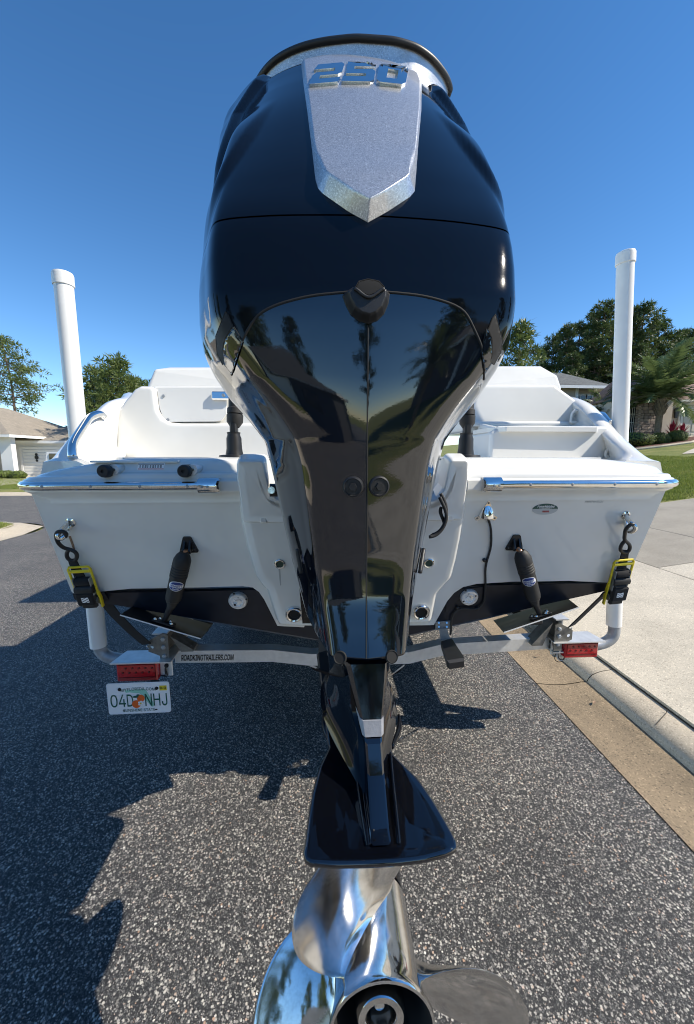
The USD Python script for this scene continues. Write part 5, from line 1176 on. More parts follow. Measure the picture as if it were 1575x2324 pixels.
for x, y, rx, ry in ((.138, .092, .014, .005), (.150, .101, .008, .004)): pdisc(x, y, rx, 'plate_green', 'leaf', .0022, ry)
st2 = part(npl, 'date_sticker', prism(np.array([(.256, .121), (.292, .121), (.292, .147), (.256, .147)]) * k_, p00 + un * .0016, ux, uy, un, .0006), 'sticker_yellow')
tx = text('06-26', .013 * k_, True, .0005, .030 * k_); part(st2, 'lettering', orient(tx, p00 + (ux * .259 + uy * .128) * k_ + un * .0024, ux, uy, un), 'matt_black', False)
for x, y in ((.063, .135), (.243, .134)): part(npl, 'bolt', lathe(p00 + (ux * x + uy * y) * k_ + un * .001, un, [(0, .0085), (.004, .008), (.006, .004), (.006, 0)], 10), 'matt_black', 35)
for x in (.075, .232): pdisc(x, .018, .007, 'matt_black', 'slot', .0006, .003)
part(npl, 'hanger', box(p00 + ux * .21 + uy * Hp * .9 + [0, .002, 0], p00 + ux * .25 + uy * (Hp + .006) + [0, .006, 0]), 'matt_black')
# axles and wheels under the boat
for y in (4.0, 4.9):
    part(tr, 'axle', cyl([XC - 1.0, y, .33], [XC + 1.0, y, .33], .035), 'galvanised')
    for s in (-1, 1):
        w = part(tr, 'wheel', lathe([XC + s * 1.0 - .09, y, .33], [1, 0, 0], [(0, .19), (.0, .27), (.03, .33), (.15, .33), (.18, .27), (.18, .19)], 28), 'rubber', 35)
        part(w, 'rim', lathe([XC + s * 1.0 - .07, y, .33], [1, 0, 0], [(0, 0), (.02, .12), (.0, .19), (.15, .19), (.12, .1), (.13, 0)], 24), 'aluminium', 35)
part(tr, 'fender', tube([[XC - 1.0, 3.55, .45], [XC - 1.0, 3.75, .70], [XC - 1.0, 4.45, .76], [XC - 1.0, 5.1, .70], [XC - 1.0, 5.3, .45]], .06, 8, smooth=20), 'aluminium', True)
part(tr, 'fender', tube([[XC + 1.0, 3.55, .45], [XC + 1.0, 3.75, .70], [XC + 1.0, 4.45, .76], [XC + 1.0, 5.1, .70], [XC + 1.0, 5.3, .45]], .06, 8, smooth=20), 'aluminium', True)
part(tr, 'tongue', box([XC - .05, 7.0, .5], [XC + .05, 9.6, .58]), 'aluminium', False)

# ------------------------------------------------------------------ ratchet straps
def strap(side, hook, web1, ratch, web2, tail, label, yoff=1.45):
    s = side
    t = thing('tie_down_strap', aty(*web1[0][:2], 1.5), label, 'strap', 'tie-down straps at the stern corners')
    P = lambda x, y, o: tp(x, y, o)
    part(t, 'hook', tube([P(*q) for q in hook], .0072, 10, smooth=60), 'satin_black', True)
    # webbing, upper
    u = [P(*q) for q in web1]; wd = np.array([1, 0, 0.1 * -s])
    part(t, 'upper_webbing', ribbon(u, np.linspace(.030, .046, len(u)), .004, wd), 'webbing', True)
    # ratchet body: two side cheeks, spool, cover pads
    c0, c1 = P(*ratch[0]), P(*ratch[1]); d = nrm(c1 - c0); x = nrm(wd - d * (wd @ d)); n = np.cross(x, d); n = n if n[1] < 0 else -n; x = nrm(np.cross(d, n)); x = x if x[0] > 0 else -x
    L = np.linalg.norm(c1 - c0)
    B = lambda lo, hi, r=.004: orient(rbox(lo, hi, r), c0, x, d, n)
    part(t, 'ratchet_frame', B([-.030, .035, -.006], [.030, L * .92, .004], .003), 'bracket_steel')
    for sg in (-1, 1): part(t, 'ratchet_cheek', B([sg * .031 - .002, .03, -.010], [sg * .031 + .002, L * .62, .026], .002), 'galvanised')
    part(t, 'spool', cat_([orient(cyl([-.027, .048, .012], [.027, .048, .012], .017, n=20), c0, x, d, n)]), 'webbing', True)
    part(t, 'roller', orient(cyl([-.033, .082, .016], [.033, .082, .016], .019, n=20), c0, x, d, n), 'rubber', True)
    part(t, 'pad', B([-.032, .095, .008], [.032, L * 0.98, .030], .010), 'rubber')
    pd = part(t, 'cover', B([-.030 - (.006 if s < 0 else 0), L * .52, .024], [.030 + (.006 if s > 0 else 0), L * .86, .036], .006), 'webbing')
    part(t, 'gear', orient(cyl([s * -.036, L * .80, .006], [s * -.030, L * .80, .006], .018, n=10), c0, x, d, n), 'bracket_steel')
    # striped rectangular emblem on the cover
    for k in range(4):
        g = Polygon([(-.014, -.012), (.014, -.012), (.014, .012), (-.014, .012)]).buffer(-.003).buffer(.003)
        a = -.018 + k * .0105
        stp = Polygon([(-.03, a - .016 - .002), (.03, a + .016 - .002), (.03, a + .016 + .0055), (-.03, a - .016 + .0055)]).intersection(g)
        if not stp.is_empty: part(pd, 'emblem_stripe', prism(stp, c0 + d * (L * .69) + n * .0362, x, -d, n, .0005), 'white_print')
    # yellow release handle: a frame round the webbing
    fr = [(-.041, .11), (-.040, .05), (-.041, -.012), (-.036, -.022), (.036, -.022), (.042, -.012), (.041, .05), (.040, .11)]
    yh = part(t, 'release_handle', tube([c0 + x * a + d * (b + .004) + n * .010 for a, b in fr], .0048, 8), 'yellow_plastic', 35)
    part(yh, 'handle_bar', B([-.042, -.006, .008], [.042, .008, .016], .003), 'yellow_plastic')
    q = [c0 + x * (s * -.040) + d * .10 + n * .008, c0 + x * (s * -.041) + d * (L * .75) + n * .004, c0 + x * (s * -.037) + d * (L * 1.02) + n * .002]
    part(yh, 'handle_arm', ribbon(q, .013, .006, n), 'yellow_plastic', 35)
    v = [P(*q) if len(q) == 3 else aty(q[0], q[1], q[3]) for q in web2]
    part(t, 'lower_webbing', ribbon(v, .044, .005, nrm(np.cross(nrm(v[-1] - v[0]), [0, -1, .25]))), 'webbing', True)
    e = v[-1]; f_ = nrm(v[-1] - v[-2])
    for sg in (-1, 1):
        part(t, 'end_hook', tube([e + [0, -.004, sg * .010], e + f_ * .025 + [0, -.004, sg * .010], e + f_ * .045 + [0, 0, sg * .006], e + f_ * .05 + [0, .015, 0]], .0035, 6, smooth=12), 'chrome', True)
    return t
strap(-1, [(148, 1218, .060), (142, 1206, .066), (131, 1207, .068), (128, 1218, .066), (133, 1232, .055), (146, 1243, .045), (160, 1247, .04), (172, 1254, .04), (174, 1266, .038), (168, 1272, .036), (158, 1270, .036), (152, 1262, .038), (153, 1252, .04), (158, 1247, .043)],
      [(163, 1268, .038), (170, 1285, .035), (181, 1308, .030), (192, 1325, .03)], [(184, 1292, .032), (213, 1374, .030)], [(222, 1345, .03), (228, 1352, 0, 1.58), (262, 1395, 0, 1.68), (300, 1433, 0, 1.78), (333, 1461, 0, 1.86)], None, 'black strap with yellow handle from the left stern corner to above the number plate')
strap(1, [(1437, 1206, .060), (1442, 1194, .066), (1432, 1190, .068), (1424, 1196, .066), (1418, 1212, .052), (1418, 1224, .045), (1427, 1234, .042), (1429, 1245, .04), (1424, 1252, .038), (1413, 1252, .036), (1408, 1246, .038), (1412, 1234, .041), (1420, 1226, .044)],
      [(1420, 1248, .038), (1416, 1266, .034), (1410, 1290, .030), (1405, 1308, .03)], [(1411, 1276, .032), (1388, 1366, .030)], [(1378, 1340, .03), (1370, 1350, 0, 1.60), (1345, 1374, 0, 1.70), (1318, 1400, 0, 1.82), (1297, 1420, 0, 1.92)], None, 'black strap with yellow handle from the right stern corner to the right tail light')

# ------------------------------------------------------------------ vegetation prototypes
def quads(c, a, b):
    """many small leaf faces: centres, half axes a and b"""
    v = np.stack([c - a - b * .35, c + a * .2 - b, c + a + b * .25, c - a * .1 + b], 1).reshape(-1, 3)
    return tm(v, np.arange(len(v)).reshape(-1, 4))
def tufts(rng, centres, radii, n, L, W, up=0.25):
    """pine needle sprays: thin triangles fanning out of each clump"""
    V = []
    for c, r in zip(centres, radii):
        d = rng.normal(size=(n, 3)); d[:, 2] = d[:, 2] * .8 + up; d /= np.linalg.norm(d, axis=1, keepdims=True)
        p = c + d * (r * rng.uniform(.25, 1.0, (n, 1)) ** .6) * [1, 1, .72]
        dd = d + rng.normal(size=(n, 3)) * .5; dd /= np.linalg.norm(dd, axis=1, keepdims=True)
        s = np.cross(dd, rng.normal(size=(n, 3))); s /= np.linalg.norm(s, axis=1, keepdims=True)
        l = L * rng.uniform(.6, 1.3, (n, 1)); w = W * rng.uniform(.7, 1.3, (n, 1))
        V.append(np.stack([p - s * w, p + s * w, p + dd * l], 1))
    v = np.concatenate(V).reshape(-1, 3); return tm(v, np.arange(len(v)).reshape(-1, 3))
def make_pine(path_name, seed, H, crown0, R, label, loc, dense=1.0, m='pine_needles', lean=0.0, group=None, clump=1.0):
    rng = np.random.default_rng(seed); t = thing(path_name, loc, label, 'pine tree', group)
    L0 = np.array(loc, float)
    hs = np.linspace(0, H, 9); tr_ = np.stack([lean * hs + .12 * np.sin(hs * .5 + seed), .1 * np.cos(hs * .4 + seed), hs], 1); tr_ -= tr_[0]
    part(t, 'trunk', tube(tr_ + L0, np.interp(hs, [0, H], [.20, .04]), 8), 'pine_bark', True)
    C, Rr, limbs = [], [], []
    nb = int(30 * dense)
    for i in range(nb):
        f = (i + rng.uniform()) / nb; h = H * (crown0 + (1 - crown0) * f)
        prof = R * (1 - .82 * f ** 1.5) * (.45 + .55 * min(1, f * 5)) * rng.uniform(.55, 1.15); a = i * 2.4 + rng.uniform(-.5, .5)
        b = np.array([np.interp(h, hs, tr_[:, 0]), np.interp(h, hs, tr_[:, 1]), h])
        e = b + np.array([math.cos(a) * prof, math.sin(a) * prof, prof * rng.uniform(.05, .45)])
        limbs.append(tube([b + L0, (b + e) / 2 + L0 - [0, 0, .08 * prof], e + L0], [.05, .035, .012], 5))
        k = max(2, int(prof / .55))
        for j in range(k):
            q = (j + 1) / k; C.append(b + (e - b) * (.35 + .65 * q) + rng.normal(size=3) * .16 * prof); Rr.append(rng.uniform(.36, .66) * (.7 + .12 * R) * clump)
    C.append(tr_[-1]); Rr.append(.5)
    part(t, 'limbs', cat_(limbs), 'pine_bark', True)
    part(t, 'crown', tufts(rng, np.array(C) + L0, Rr, int(46 * dense), .34, .055), m, False)
    return t
def atg(px, py):
    d = ray(px, py)
    for t in np.arange(2, 120, .02):
        p = EYE + d * t
        if p[2] < gz(p[0], p[1]): return p
    return EYE + d * 60
def at_dist(px, py, Y):
    return aty(px, py, Y)
# trees: view column of the trunk, row of the top, distance
protoA = make_pine('pine_tree', 3, aty(10, 768, 44)[2], .48, 3.4, 'tall pine with a bare trunk rising behind the white house at the left edge', (*aty(42, 955, 44)[:2] * [1, 1], 0), 1.15, 'pine_needles_light', lean=-.055)
def pine_at(px, ytop, Y, label, src_h, src, rz, group=None, wide=1.0):
    p = aty(px, ytop, Y); z0 = gz(p[0], p[1]); h = p[2] - z0
    return clone(src, 'pine_tree', (p[0], p[1], z0), rz, label, 'pine tree', group, (h / src_h * wide, h / src_h * wide, h / src_h))
p = aty(268, 822, 33); protoB = make_pine('pine_tree', 8, p[2] + .0, .22, 3.3, 'broad bushy pine behind the left seat of the boat', (p[0], p[1], 0), 1.5, 'pine_needles_light'); hB = p[2]
pine_at(222, 842, 36, 'ragged pine just right of the left guide post', hB, protoB, 1.0, wide=.9)
pine_at(310, 868, 37, 'low rounded pine crown ending at the white seat back', hB, protoB, 2.6, wide=1.2)
p = aty(1188, 742, 30); zB = gz(p[0], p[1]); protoC = make_pine('pine_tree', 14, p[2] - zB, .34, 2.5, 'sunlit airy pine standing alone beside the right flank of the motor', (p[0], p[1], zB), 1.25, 'pine_needles_light'); hC = p[2] - zB
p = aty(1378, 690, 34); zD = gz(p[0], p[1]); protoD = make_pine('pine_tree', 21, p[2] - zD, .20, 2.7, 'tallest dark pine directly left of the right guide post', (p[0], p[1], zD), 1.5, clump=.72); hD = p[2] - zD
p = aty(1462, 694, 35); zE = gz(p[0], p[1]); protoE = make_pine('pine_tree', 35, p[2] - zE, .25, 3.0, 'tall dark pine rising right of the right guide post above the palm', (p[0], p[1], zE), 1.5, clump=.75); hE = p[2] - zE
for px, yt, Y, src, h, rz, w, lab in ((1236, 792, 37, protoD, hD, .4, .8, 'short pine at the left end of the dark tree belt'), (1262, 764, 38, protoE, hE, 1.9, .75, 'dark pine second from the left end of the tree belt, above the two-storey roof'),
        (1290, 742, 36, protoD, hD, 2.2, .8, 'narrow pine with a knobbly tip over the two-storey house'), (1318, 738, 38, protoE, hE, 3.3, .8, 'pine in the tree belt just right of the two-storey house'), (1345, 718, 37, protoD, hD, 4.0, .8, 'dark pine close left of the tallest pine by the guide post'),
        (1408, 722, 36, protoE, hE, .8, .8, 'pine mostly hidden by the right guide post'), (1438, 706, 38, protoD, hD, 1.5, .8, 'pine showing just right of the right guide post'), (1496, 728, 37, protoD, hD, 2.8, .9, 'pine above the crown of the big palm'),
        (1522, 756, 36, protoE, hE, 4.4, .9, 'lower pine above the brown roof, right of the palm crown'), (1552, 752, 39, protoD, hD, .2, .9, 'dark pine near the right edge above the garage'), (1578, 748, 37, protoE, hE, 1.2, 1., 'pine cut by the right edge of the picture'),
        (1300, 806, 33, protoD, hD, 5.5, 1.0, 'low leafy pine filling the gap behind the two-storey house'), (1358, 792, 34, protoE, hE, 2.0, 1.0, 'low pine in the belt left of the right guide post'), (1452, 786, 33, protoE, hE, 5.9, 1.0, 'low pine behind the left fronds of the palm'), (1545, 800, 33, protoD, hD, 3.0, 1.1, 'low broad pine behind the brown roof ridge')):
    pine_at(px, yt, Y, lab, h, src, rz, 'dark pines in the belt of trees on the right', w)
# trees that only the glossy motor reflects: behind the camera and to the sides
for k, (x, y, h, src, sh, rz) in enumerate(((-16, -26, 13, protoB, hB, .4), (-22, -20, 15, protoD, hD, 1.2), (-9, -31, 12, protoE, hE, 2.2), (3, -30, 14, protoD, hD, 3.1), (16, -25, 13, protoB, hB, 4.2), (24, -14, 14, protoE, hE, 5.0), (-28, -6, 13, protoB, hB, 2.8), (-30, 8, 14, protoD, hD, .9), (27, -2, 13, protoD, hD, 3.7))):
    s_ = h / sh; clone(src, 'pine_tree', (x, y, gz(x, y)), rz, 'pine standing across the street behind the camera, mirrored in the motor', 'pine tree', 'pines mirrored in the motor', s_)

def make_palm(name, loc, H, nf, L, label, seed, kind='palm tree', mleaf='palm_leaf', leaflets=34):
    rng = np.random.default_rng(seed); t = thing(name, loc, label, kind); L0 = np.array(loc, float)
    if H > 0:
        zz_ = np.linspace(0, H, 40); rad = np.interp(zz_ / H, [0, .08, .62, .8, 1.0], [.23, .17, .165, .30, .22]) + .012 * (np.arange(40) % 2)
        part(t, 'trunk', lathe(L0, [0, 0, 1], list(zip(zz_, rad)) + [(H + .05, 0)], 18), 'palm_bark', 20)
        boots = []
        for i in range(60):
            a = i * 2.4; h = H * (.66 + .33 * i / 60); r = float(np.interp(h / H, [0, .62, .8, 1.0], [.16, .165, .30, .22])); c = L0 + [math.cos(a) * r, math.sin(a) * r, h]; o = np.array([math.cos(a), math.sin(a), 0])
            w = np.array([-o[1], o[0], 0]) * .045; boots.append(hull([c - w - [0, 0, .07], c + w - [0, 0, .07], c + o * .10 + [0, 0, .10] - w * .5, c + o * .10 + [0, 0, .10] + w * .5, c - o * .04]))
        part(t, 'leaf_boots', cat_(boots), 'palm_bark', False)
    top = L0 + [0, 0, H]
    for i in range(nf):
        a = i * 2.39996 + rng.uniform(-.2, .2); el0 = math.radians(84 - 88 * (i / nf) ** .85 + rng.uniform(-6, 6)); Lf = L * rng.uniform(.8, 1.1)
        n = 16; q = np.linspace(0, 1, n); el = el0 - (.45 + .45 * (i / nf)) * q ** 1.5 * 1.3
        dx = np.cumsum(np.cos(el)) * Lf / n; dz = np.cumsum(np.sin(el)) * Lf / n
        o = np.array([math.cos(a), math.sin(a), 0]); side = np.array([-o[1], o[0], 0])
        P = top + o * dx[:, None] + np.array([0, 0, 1]) * dz[:, None]; P = np.vstack([top + o * .05, P])
        V, F = [], []
        spine = tube(P, np.interp(np.linspace(0, 1, len(P)), [0, 1], [.018, .004]), 4)
        for j in range(leaflets):
            f = .12 + .88 * j / leaflets; k = f * (len(P) - 1); i0 = min(int(k), len(P) - 2); c = P[i0] + (P[i0 + 1] - P[i0]) * (k - i0); T = nrm(P[i0 + 1] - P[i0]); ln = L * .22 * math.sin(math.pi * (.12 + .86 * f)) ** .6
            up = np.cross(side, T); up = up if up[2] > 0 else -up
            for s in (-1, 1):
                d = nrm(side * s * .8 + T * .62 + up * rng.uniform(-.15, .35)); e = c + d * ln - [0, 0, .25 * ln * rng.uniform(.2, 1)]; w = T * .021 * (L / 1.6)
                b = len(V); V += [c - w, c + w, (c + e) / 2 + w * 1.1 + up * .02, e]; F += [[b, b + 1, b + 2], [b, b + 2, b + 3]]
        part(t, 'frond', cat_([spine, tm(np.array(V), np.array(F))]), mleaf, False)
    return t
def bush(name, loc, r, hz, label, seed, m='bush_leaf', n=2600, group=None, leaf=.030):
    rng = np.random.default_rng(seed); t = thing(name, loc, label, 'bush', group); L0 = np.array(loc, float) + [0, 0, hz * .95]
    core = trimesh.creation.icosphere(3); v = core.vertices * [r * .9, r * .9, hz * .9]; v *= (1 + .10 * (meshkit.fbm(core.vertices * 2.2 + seed, 3) - .5))[:, None]; core.vertices = v + L0
    part(t, 'branch_mass', core, 'bush_core', True)
    d = rng.normal(size=(n, 3)); d /= np.linalg.norm(d, axis=1, keepdims=True); k = 1 + .16 * (meshkit.fbm(d * 2.2 + seed, 3) - .5)
    c = L0 + d * [r, r, hz] * (k * rng.uniform(.88, 1.03, n))[:, None]
    a = np.cross(d, rng.normal(size=(n, 3))); a /= np.linalg.norm(a, axis=1, keepdims=True); a = a + d * rng.uniform(-.2, .7, (n, 1)); b = np.cross(a, d); s = leaf * rng.uniform(.6, 1.3, (n, 1))
    part(t, 'foliage', quads(c, a * s, b * s * .5), m, False)
    return t

# ------------------------------------------------------------------ house on the right: brown roof, stone, arched window, tan garage
YF = 23.0
def fp(px, py, Y=YF): return aty(px, py, Y)
hb = fp(1380, 1005); xh0 = fp(1365, 950)[0]; xh1 = 34.0
zb = 2.55; zea = fp(1545, 905)[2]
rh = thing('house', (fp(1450, 1000)[0], YF, zb), 'single-storey tan house with brown roof, stone bay and arched window behind the palm', 'house')
xg = fp(1533, 950)[0]
def wall(parent, lo, hi, m, name='wall'): return part(parent, name, box(lo, hi), m, False)
xs_l, xs_r = fp(1448, 950)[0], fp(1494, 950)[0]          # stone bay
wall(rh, [xh0, YF + 1.0, zb - 1.2], [xs_l - 1.36, YF + 2.3, fp(1370, 950, YF + 1)[2] - .02], 'stucco')
wall(rh, [xs_l - 1.35, YF + .0, zb - 1.2], [fp(1524, 950)[0], YF + 2.4, zea], 'stucco')
wall(rh, [fp(1524, 950)[0] + .003, YF + .6, zb - 1.2], [xh1, YF + 4.5, zea], 'stucco')
# stone facing, stone by stone
rng = np.random.default_rng(5)
sw = part(rh, 'stone_facing', box([xs_l - .25, YF - .05, zb - 1.0], [xs_r, YF - .004, zea - .15]), 'joint_dirt', False)
z = zb - .95; r_ = 0
while z < zea - .32:
    h = rng.uniform(.13, .22); x = xs_l - .25 - rng.uniform(0, .2)
    while x < xs_r:
        w = rng.uniform(.22, .5); x0_, x1_ = max(x + .012, xs_l - .25), min(x + w - .012, xs_r)
        if x1_ - x0_ > .06: part(sw, 'stone', rbox([x0_, YF - .09 - rng.uniform(0, .03), z + .01], [x1_, YF - .052, z + h - .01], .015), 'stone_a' if rng.uniform() < .5 else 'stone_b', False)
        x += w
    z += h
# arched window
wx0, wx1 = fp(1424, 950)[0], fp(1446, 950)[0]; wz0, wz1 = zb + .45, fp(1430, 912)[2]
aw = [(wx0, wz0), (wx1, wz0), (wx1, wz1 - .45)] + [(wx0 + (wx1 - wx0) * (.5 + .5 * math.cos(a)), wz1 - .45 + .4 * math.sin(a)) for a in np.linspace(0, math.pi, 14)] + [(wx0, wz1 - .45)]
Pw = Polygon(aw)
win = part(rh, 'window', prism(Pw, [0, YF - .012, 0], [1, 0, 0], [0, 0, 1], [0, -1, 0], .008), 'window_glass', False)
part(win, 'frame', prism(Pw.buffer(.13).difference(Pw), [0, YF - .003, 0], [1, 0, 0], [0, 0, 1], [0, -1, 0], .07), 'cream_trim', False)
for fx in (.2, .4, .6, .8): part(win, 'glazing_bar', box([wx0 + (wx1 - wx0) * fx - .014, YF - .035, wz0], [wx0 + (wx1 - wx0) * fx + .014, YF - .022, wz1 - .3]), 'cream_trim', False)
for fz in (.35, .62): part(win, 'glazing_bar', box([wx0, YF - .036, wz0 + (wz1 - wz0) * fz - .014], [wx1, YF - .0221, wz0 + (wz1 - wz0) * fz + .014]), 'cream_trim', False)
# garage door with arched lights
gx0 = fp(1547, 950, YF + .6)[0]; gx1 = gx0 + 4.9; gz1 = fp(1550, 918, YF + .6)[2]
gd = part(rh, 'garage_door', box([gx0, YF + .54, zb], [gx1, YF + .585, gz1]), 'garage_tan', False)
nr_ = 4; hh = (gz1 - zb) / nr_
for i in range(nr_):
    for j in range(8):
        a = gx0 + (gx1 - gx0) * (j + .08) / 8; b = gx0 + (gx1 - gx0) * (j + .92) / 8
        if i < 3: part(gd, 'door_panel', rbox([a, YF + .515, zb + hh * i + .06], [b, YF + .538, zb + hh * (i + 1) - .06], .012), 'garage_tan', False)
        else:
            z0_ = zb + hh * 3 + .10; am = (a + b) / 2; wd = (b - a) / 2 - .04
            gl = part(gd, 'garage_light', prism(Polygon([(am - wd, z0_), (am + wd, z0_)] + [(am + wd * math.cos(t), z0_ + .16 + .2 * math.sin(t)) for t in np.linspace(0, math.pi, 10)]), [0, YF + .536, 0], [1, 0, 0], [0, 0, 1], [0, -1, 0], .006), 'window_glass', False)
            for q in (-.33, .33): part(gl, 'glazing_bar', box([am + wd * q - .02, YF + .515, z0_], [am + wd * q + .02, YF + .529, z0_ + .33]), 'garage_tan', False)
            part(gl, 'glazing_bar', box([am - wd, YF + .514, z0_ + .14], [am + wd, YF + .528, z0_ + .18]), 'garage_tan', False)
for nm, lo, hi in (('garage_trim', [gx0 - .16, YF + .50, zb], [gx0 - .004, YF + .596, gz1 + .14]), ('garage_trim', [gx0 - .003, YF + .50, gz1 + .004], [gx1, YF + .596, gz1 + .14])):
    part(rh, nm, box(lo, hi), 'cream_trim', False)
part(rh, 'downpipe', tube([[gx0 - .28, YF + .5, zb + .2], [gx0 - .28, YF + .5, zea - .55], [gx0 - .05, YF + .35, zea - .25], [gx0 + .1, YF - .02, zea - .1]], .045, 8), 'cream_trim', True)
lp = part(rh, 'wall_lantern', hull([[gx0 - .50 + s * w, YF + .50 + t * w, z] for s in (-1, 1) for t in (-.6, .6) for z, w in ((zb + 1.45, .07), (zb + 1.95, .13), (zb + 2.1, .03))]), 'satin_black', False)
# roofs
def hip(parent, lo, hi, z0, z1, m, over=.45, ridge=.5, name='roof', fascia='cream_trim', th=.16):
    x0_, y0_ = lo[0] - over, lo[1] - over; x1_, y1_ = hi[0] + over, hi[1] + over; d = (y1_ - y0_) / 2
    if (x1_ - x0_) > (y1_ - y0_): ra, rb = np.array([x0_ + d * ridge * 2, (y0_ + y1_) / 2, z1]), np.array([x1_ - d * ridge * 2, (y0_ + y1_) / 2, z1])
    else: e = (x1_ - x0_) / 2; ra, rb = np.array([(x0_ + x1_) / 2, y0_ + e * ridge * 2, z1]), np.array([(x0_ + x1_) / 2, y1_ - e * ridge * 2, z1])
    c = np.array([[x0_, y0_, z0], [x1_, y0_, z0], [x1_, y1_, z0], [x0_, y1_, z0]])
    r = part(parent, name, hull(np.vstack([c, [ra, rb], c - [0, 0, .02]])), m, False)
    part(r, 'fascia', cat_([box([x0_ - .02, y0_ - .02, z0 - th], [x1_ + .02, y0_ + .03, z0 - .022]), box([x0_ - .021, y0_ + .032, z0 - th], [x0_ + .03, y1_ + .02, z0 - .0221]), box([x1_ - .03, y0_ + .032, z0 - th], [x1_ + .021, y1_ + .02, z0 - .0221])]), fascia, False)
    part(r, 'soffit', box([x0_ + .031, y0_ + .031, z0 - .09], [x1_ - .031, y1_, z0 - .025]), fascia, False)
    return r
hip(rh, [fp(1494, 950)[0] + .4, YF + .6], [xh1, YF + 4.5], zea + .02, zea + 2.1, 'shingle_brown')
# gable over the window bay
gxa, gxb = xs_l - 1.6, fp(1512, 950)[0]; gm = (gxa + gxb) / 2; gh = zea + 1.35
gb = part(rh, 'gable', prism([(gxa + .3, zea - .02), (gxb - .3, zea - .02), (gm, gh - .16)], [0, YF - .0, 0], [1, 0, 0], [0, 0, 1], [0, 1, 0], .1), 'stucco', False)
for a, b in (((gxa, zea - .1), (gm, gh)), ((gxb, zea - .1), (gm, gh))):
    A, B = np.array([a[0], 0, a[1]]), np.array([b[0], 0, b[1]])
    part(rh, 'roof', hull([q + [0, y, dz] for q in (A, B) for y in (YF - .45, YF + 2.6) for dz in (0.02, .14)]), 'shingle_brown', False)
    part(rh, 'barge_board', hull([q + [0, y, dz] for q in (A, B) for y in (YF - .49, YF - .455) for dz in (-.12, .12)]), 'cream_trim', False)
hip(rh, [xh0, YF + 1.0], [xs_l - 1.2, YF + 2.4], fp(1370, 950, YF + 1)[2], fp(1370, 950, YF + 1)[2] + .75, 'shingle_brown', .4)
# ------------------------------------------------------------------ two-storey house further back
Y2 = 28.0
th_ = thing('house', aty(1310, 1000, Y2), 'two-storey tan clapboard house with grey roof just right of the white seat back', 'house')
x0_, x1_ = aty(1180, 900, Y2)[0], aty(1346, 900, Y2)[0]; zt = aty(1310, 880, Y2)[2]; zg = 3.0
xm_ = aty(1299, 900, Y2)[0]
wall(th_, [x0_, Y2, zg - 2], [x1_, Y2 + 3.0, zt], "siding_tan")
for k in range(26):
    zz0 = zt - .3 - k * .20
    part(th_, 'clapboard', hull([[x, y, z] for x in (xm_ + .1, x1_ + .03) for y, z in ((Y2 - .035, zz0), (Y2 - .004, zz0), (Y2 - .008, zz0 + .19), (Y2 - .004, zz0 + .19))]), 'siding_tan', False)
wall(th_, [x0_, Y2 - .5, zg - 2], [xm_ - .12, Y2 - .003, zt], 'stucco', 'shaded_bay')
part(th_, 'corner_board', box([xm_ - .11, Y2 - .53, zg], [xm_ + .09, Y2 - .04, zt]), 'white_trim', False)
for px0, px1 in ((1302, 1309), (1317.5, 1324.5), (1332, 1339)):
    a, b = aty(px0, 885, Y2), aty(px1, 930, Y2)
    w_ = part(th_, 'window', box([a[0], Y2 - .055, zt - 2.05], [b[0], Y2 - .045, zt - .55]), 'window_glass', False)
    part(w_, 'frame', cat_([box([a[0] - .10, Y2 - .09, zt - 2.15], [a[0], Y2 - .04, zt - .45]), box([b[0], Y2 - .09, zt - 2.15], [b[0] + .10, Y2 - .04, zt - .45]), box([a[0], Y2 - .0901, zt - .55], [b[0], Y2 - .0401, zt - .45]), box([a[0], Y2 - .0901, zt - 2.15], [b[0], Y2 - .0401, zt - 2.05]), box([a[0], Y2 - .0801, zt - 1.33], [b[0], Y2 - .0561, zt - 1.27])]), 'white_trim', False)
hip(th_, [x0_, Y2 - .5], [x1_, Y2 + 3.0], zt + .02, zt + 1.3, 'shingle_grey', .6, fascia='white_trim', th=.22)

# ------------------------------------------------------------------ garden in front of the right house
bed = []
for px, py in ((1385, 1000), (1420, 1008), (1462, 1010), (1500, 1006), (1540, 1004), (1566, 1000), (1572, 994), (1555, 989), (1500, 985), (1385, 985)):
    p = atg(px, py + 3) if py > 990 else None
    bed.append(p if p is not None else None)
mb_ = [(17.2, 19.0), (18.8, 19.0), (20.6, 20.2), (22.2, 20.9), (23.0, 22.0), (22.6, 22.7), (15.0, 22.7), (15.2, 19.6)]
solo('mulch_bed', sheet(Polygon(mb_).buffer(-.3).buffer(.3), lambda x, y: gz(x, y) + .06), 'mulch', 'dark red mulch bed under the palm and the clipped round bushes', 'flower bed')
ed = np.array(Polygon(mb_).buffer(-.3).buffer(.3).exterior.coords); solo('bed_edging', tube(np.column_stack([ed, [gz(x, y) + .06 for x, y in ed]]), .07, 6), 'kerb_concrete', 'low pale edging around the mulch bed', 'edging')
def gp_(px, Y): q = aty(px, 1000, Y); return np.array([q[0], q[1], gz(q[0], q[1])])
for px, Y, lbl in ((1461, 21.0, 'clipped round bush left of the palm trunk'), (1496, 20.9, 'clipped round bush right in front of the palm trunk'), (1535, 20.8, 'clipped round bush in front of the red leaved plants near the garage')):
    q = gp_(px, Y); bush('round_bush', q - [0, 0, .1], .52, .40, lbl, int(px), group=None)
bush('leafy_shrub', gp_(1428, 9.3) - [0, 0, .05], .42, .28, 'bright green leafy shrub just above the right corner of the boat', 77, n=900, leaf=.055)
bush('hedge', gp_(1420, 21.9), 1.6, .45, 'low dark hedge under the arched window', 78, n=2600, leaf=.05)
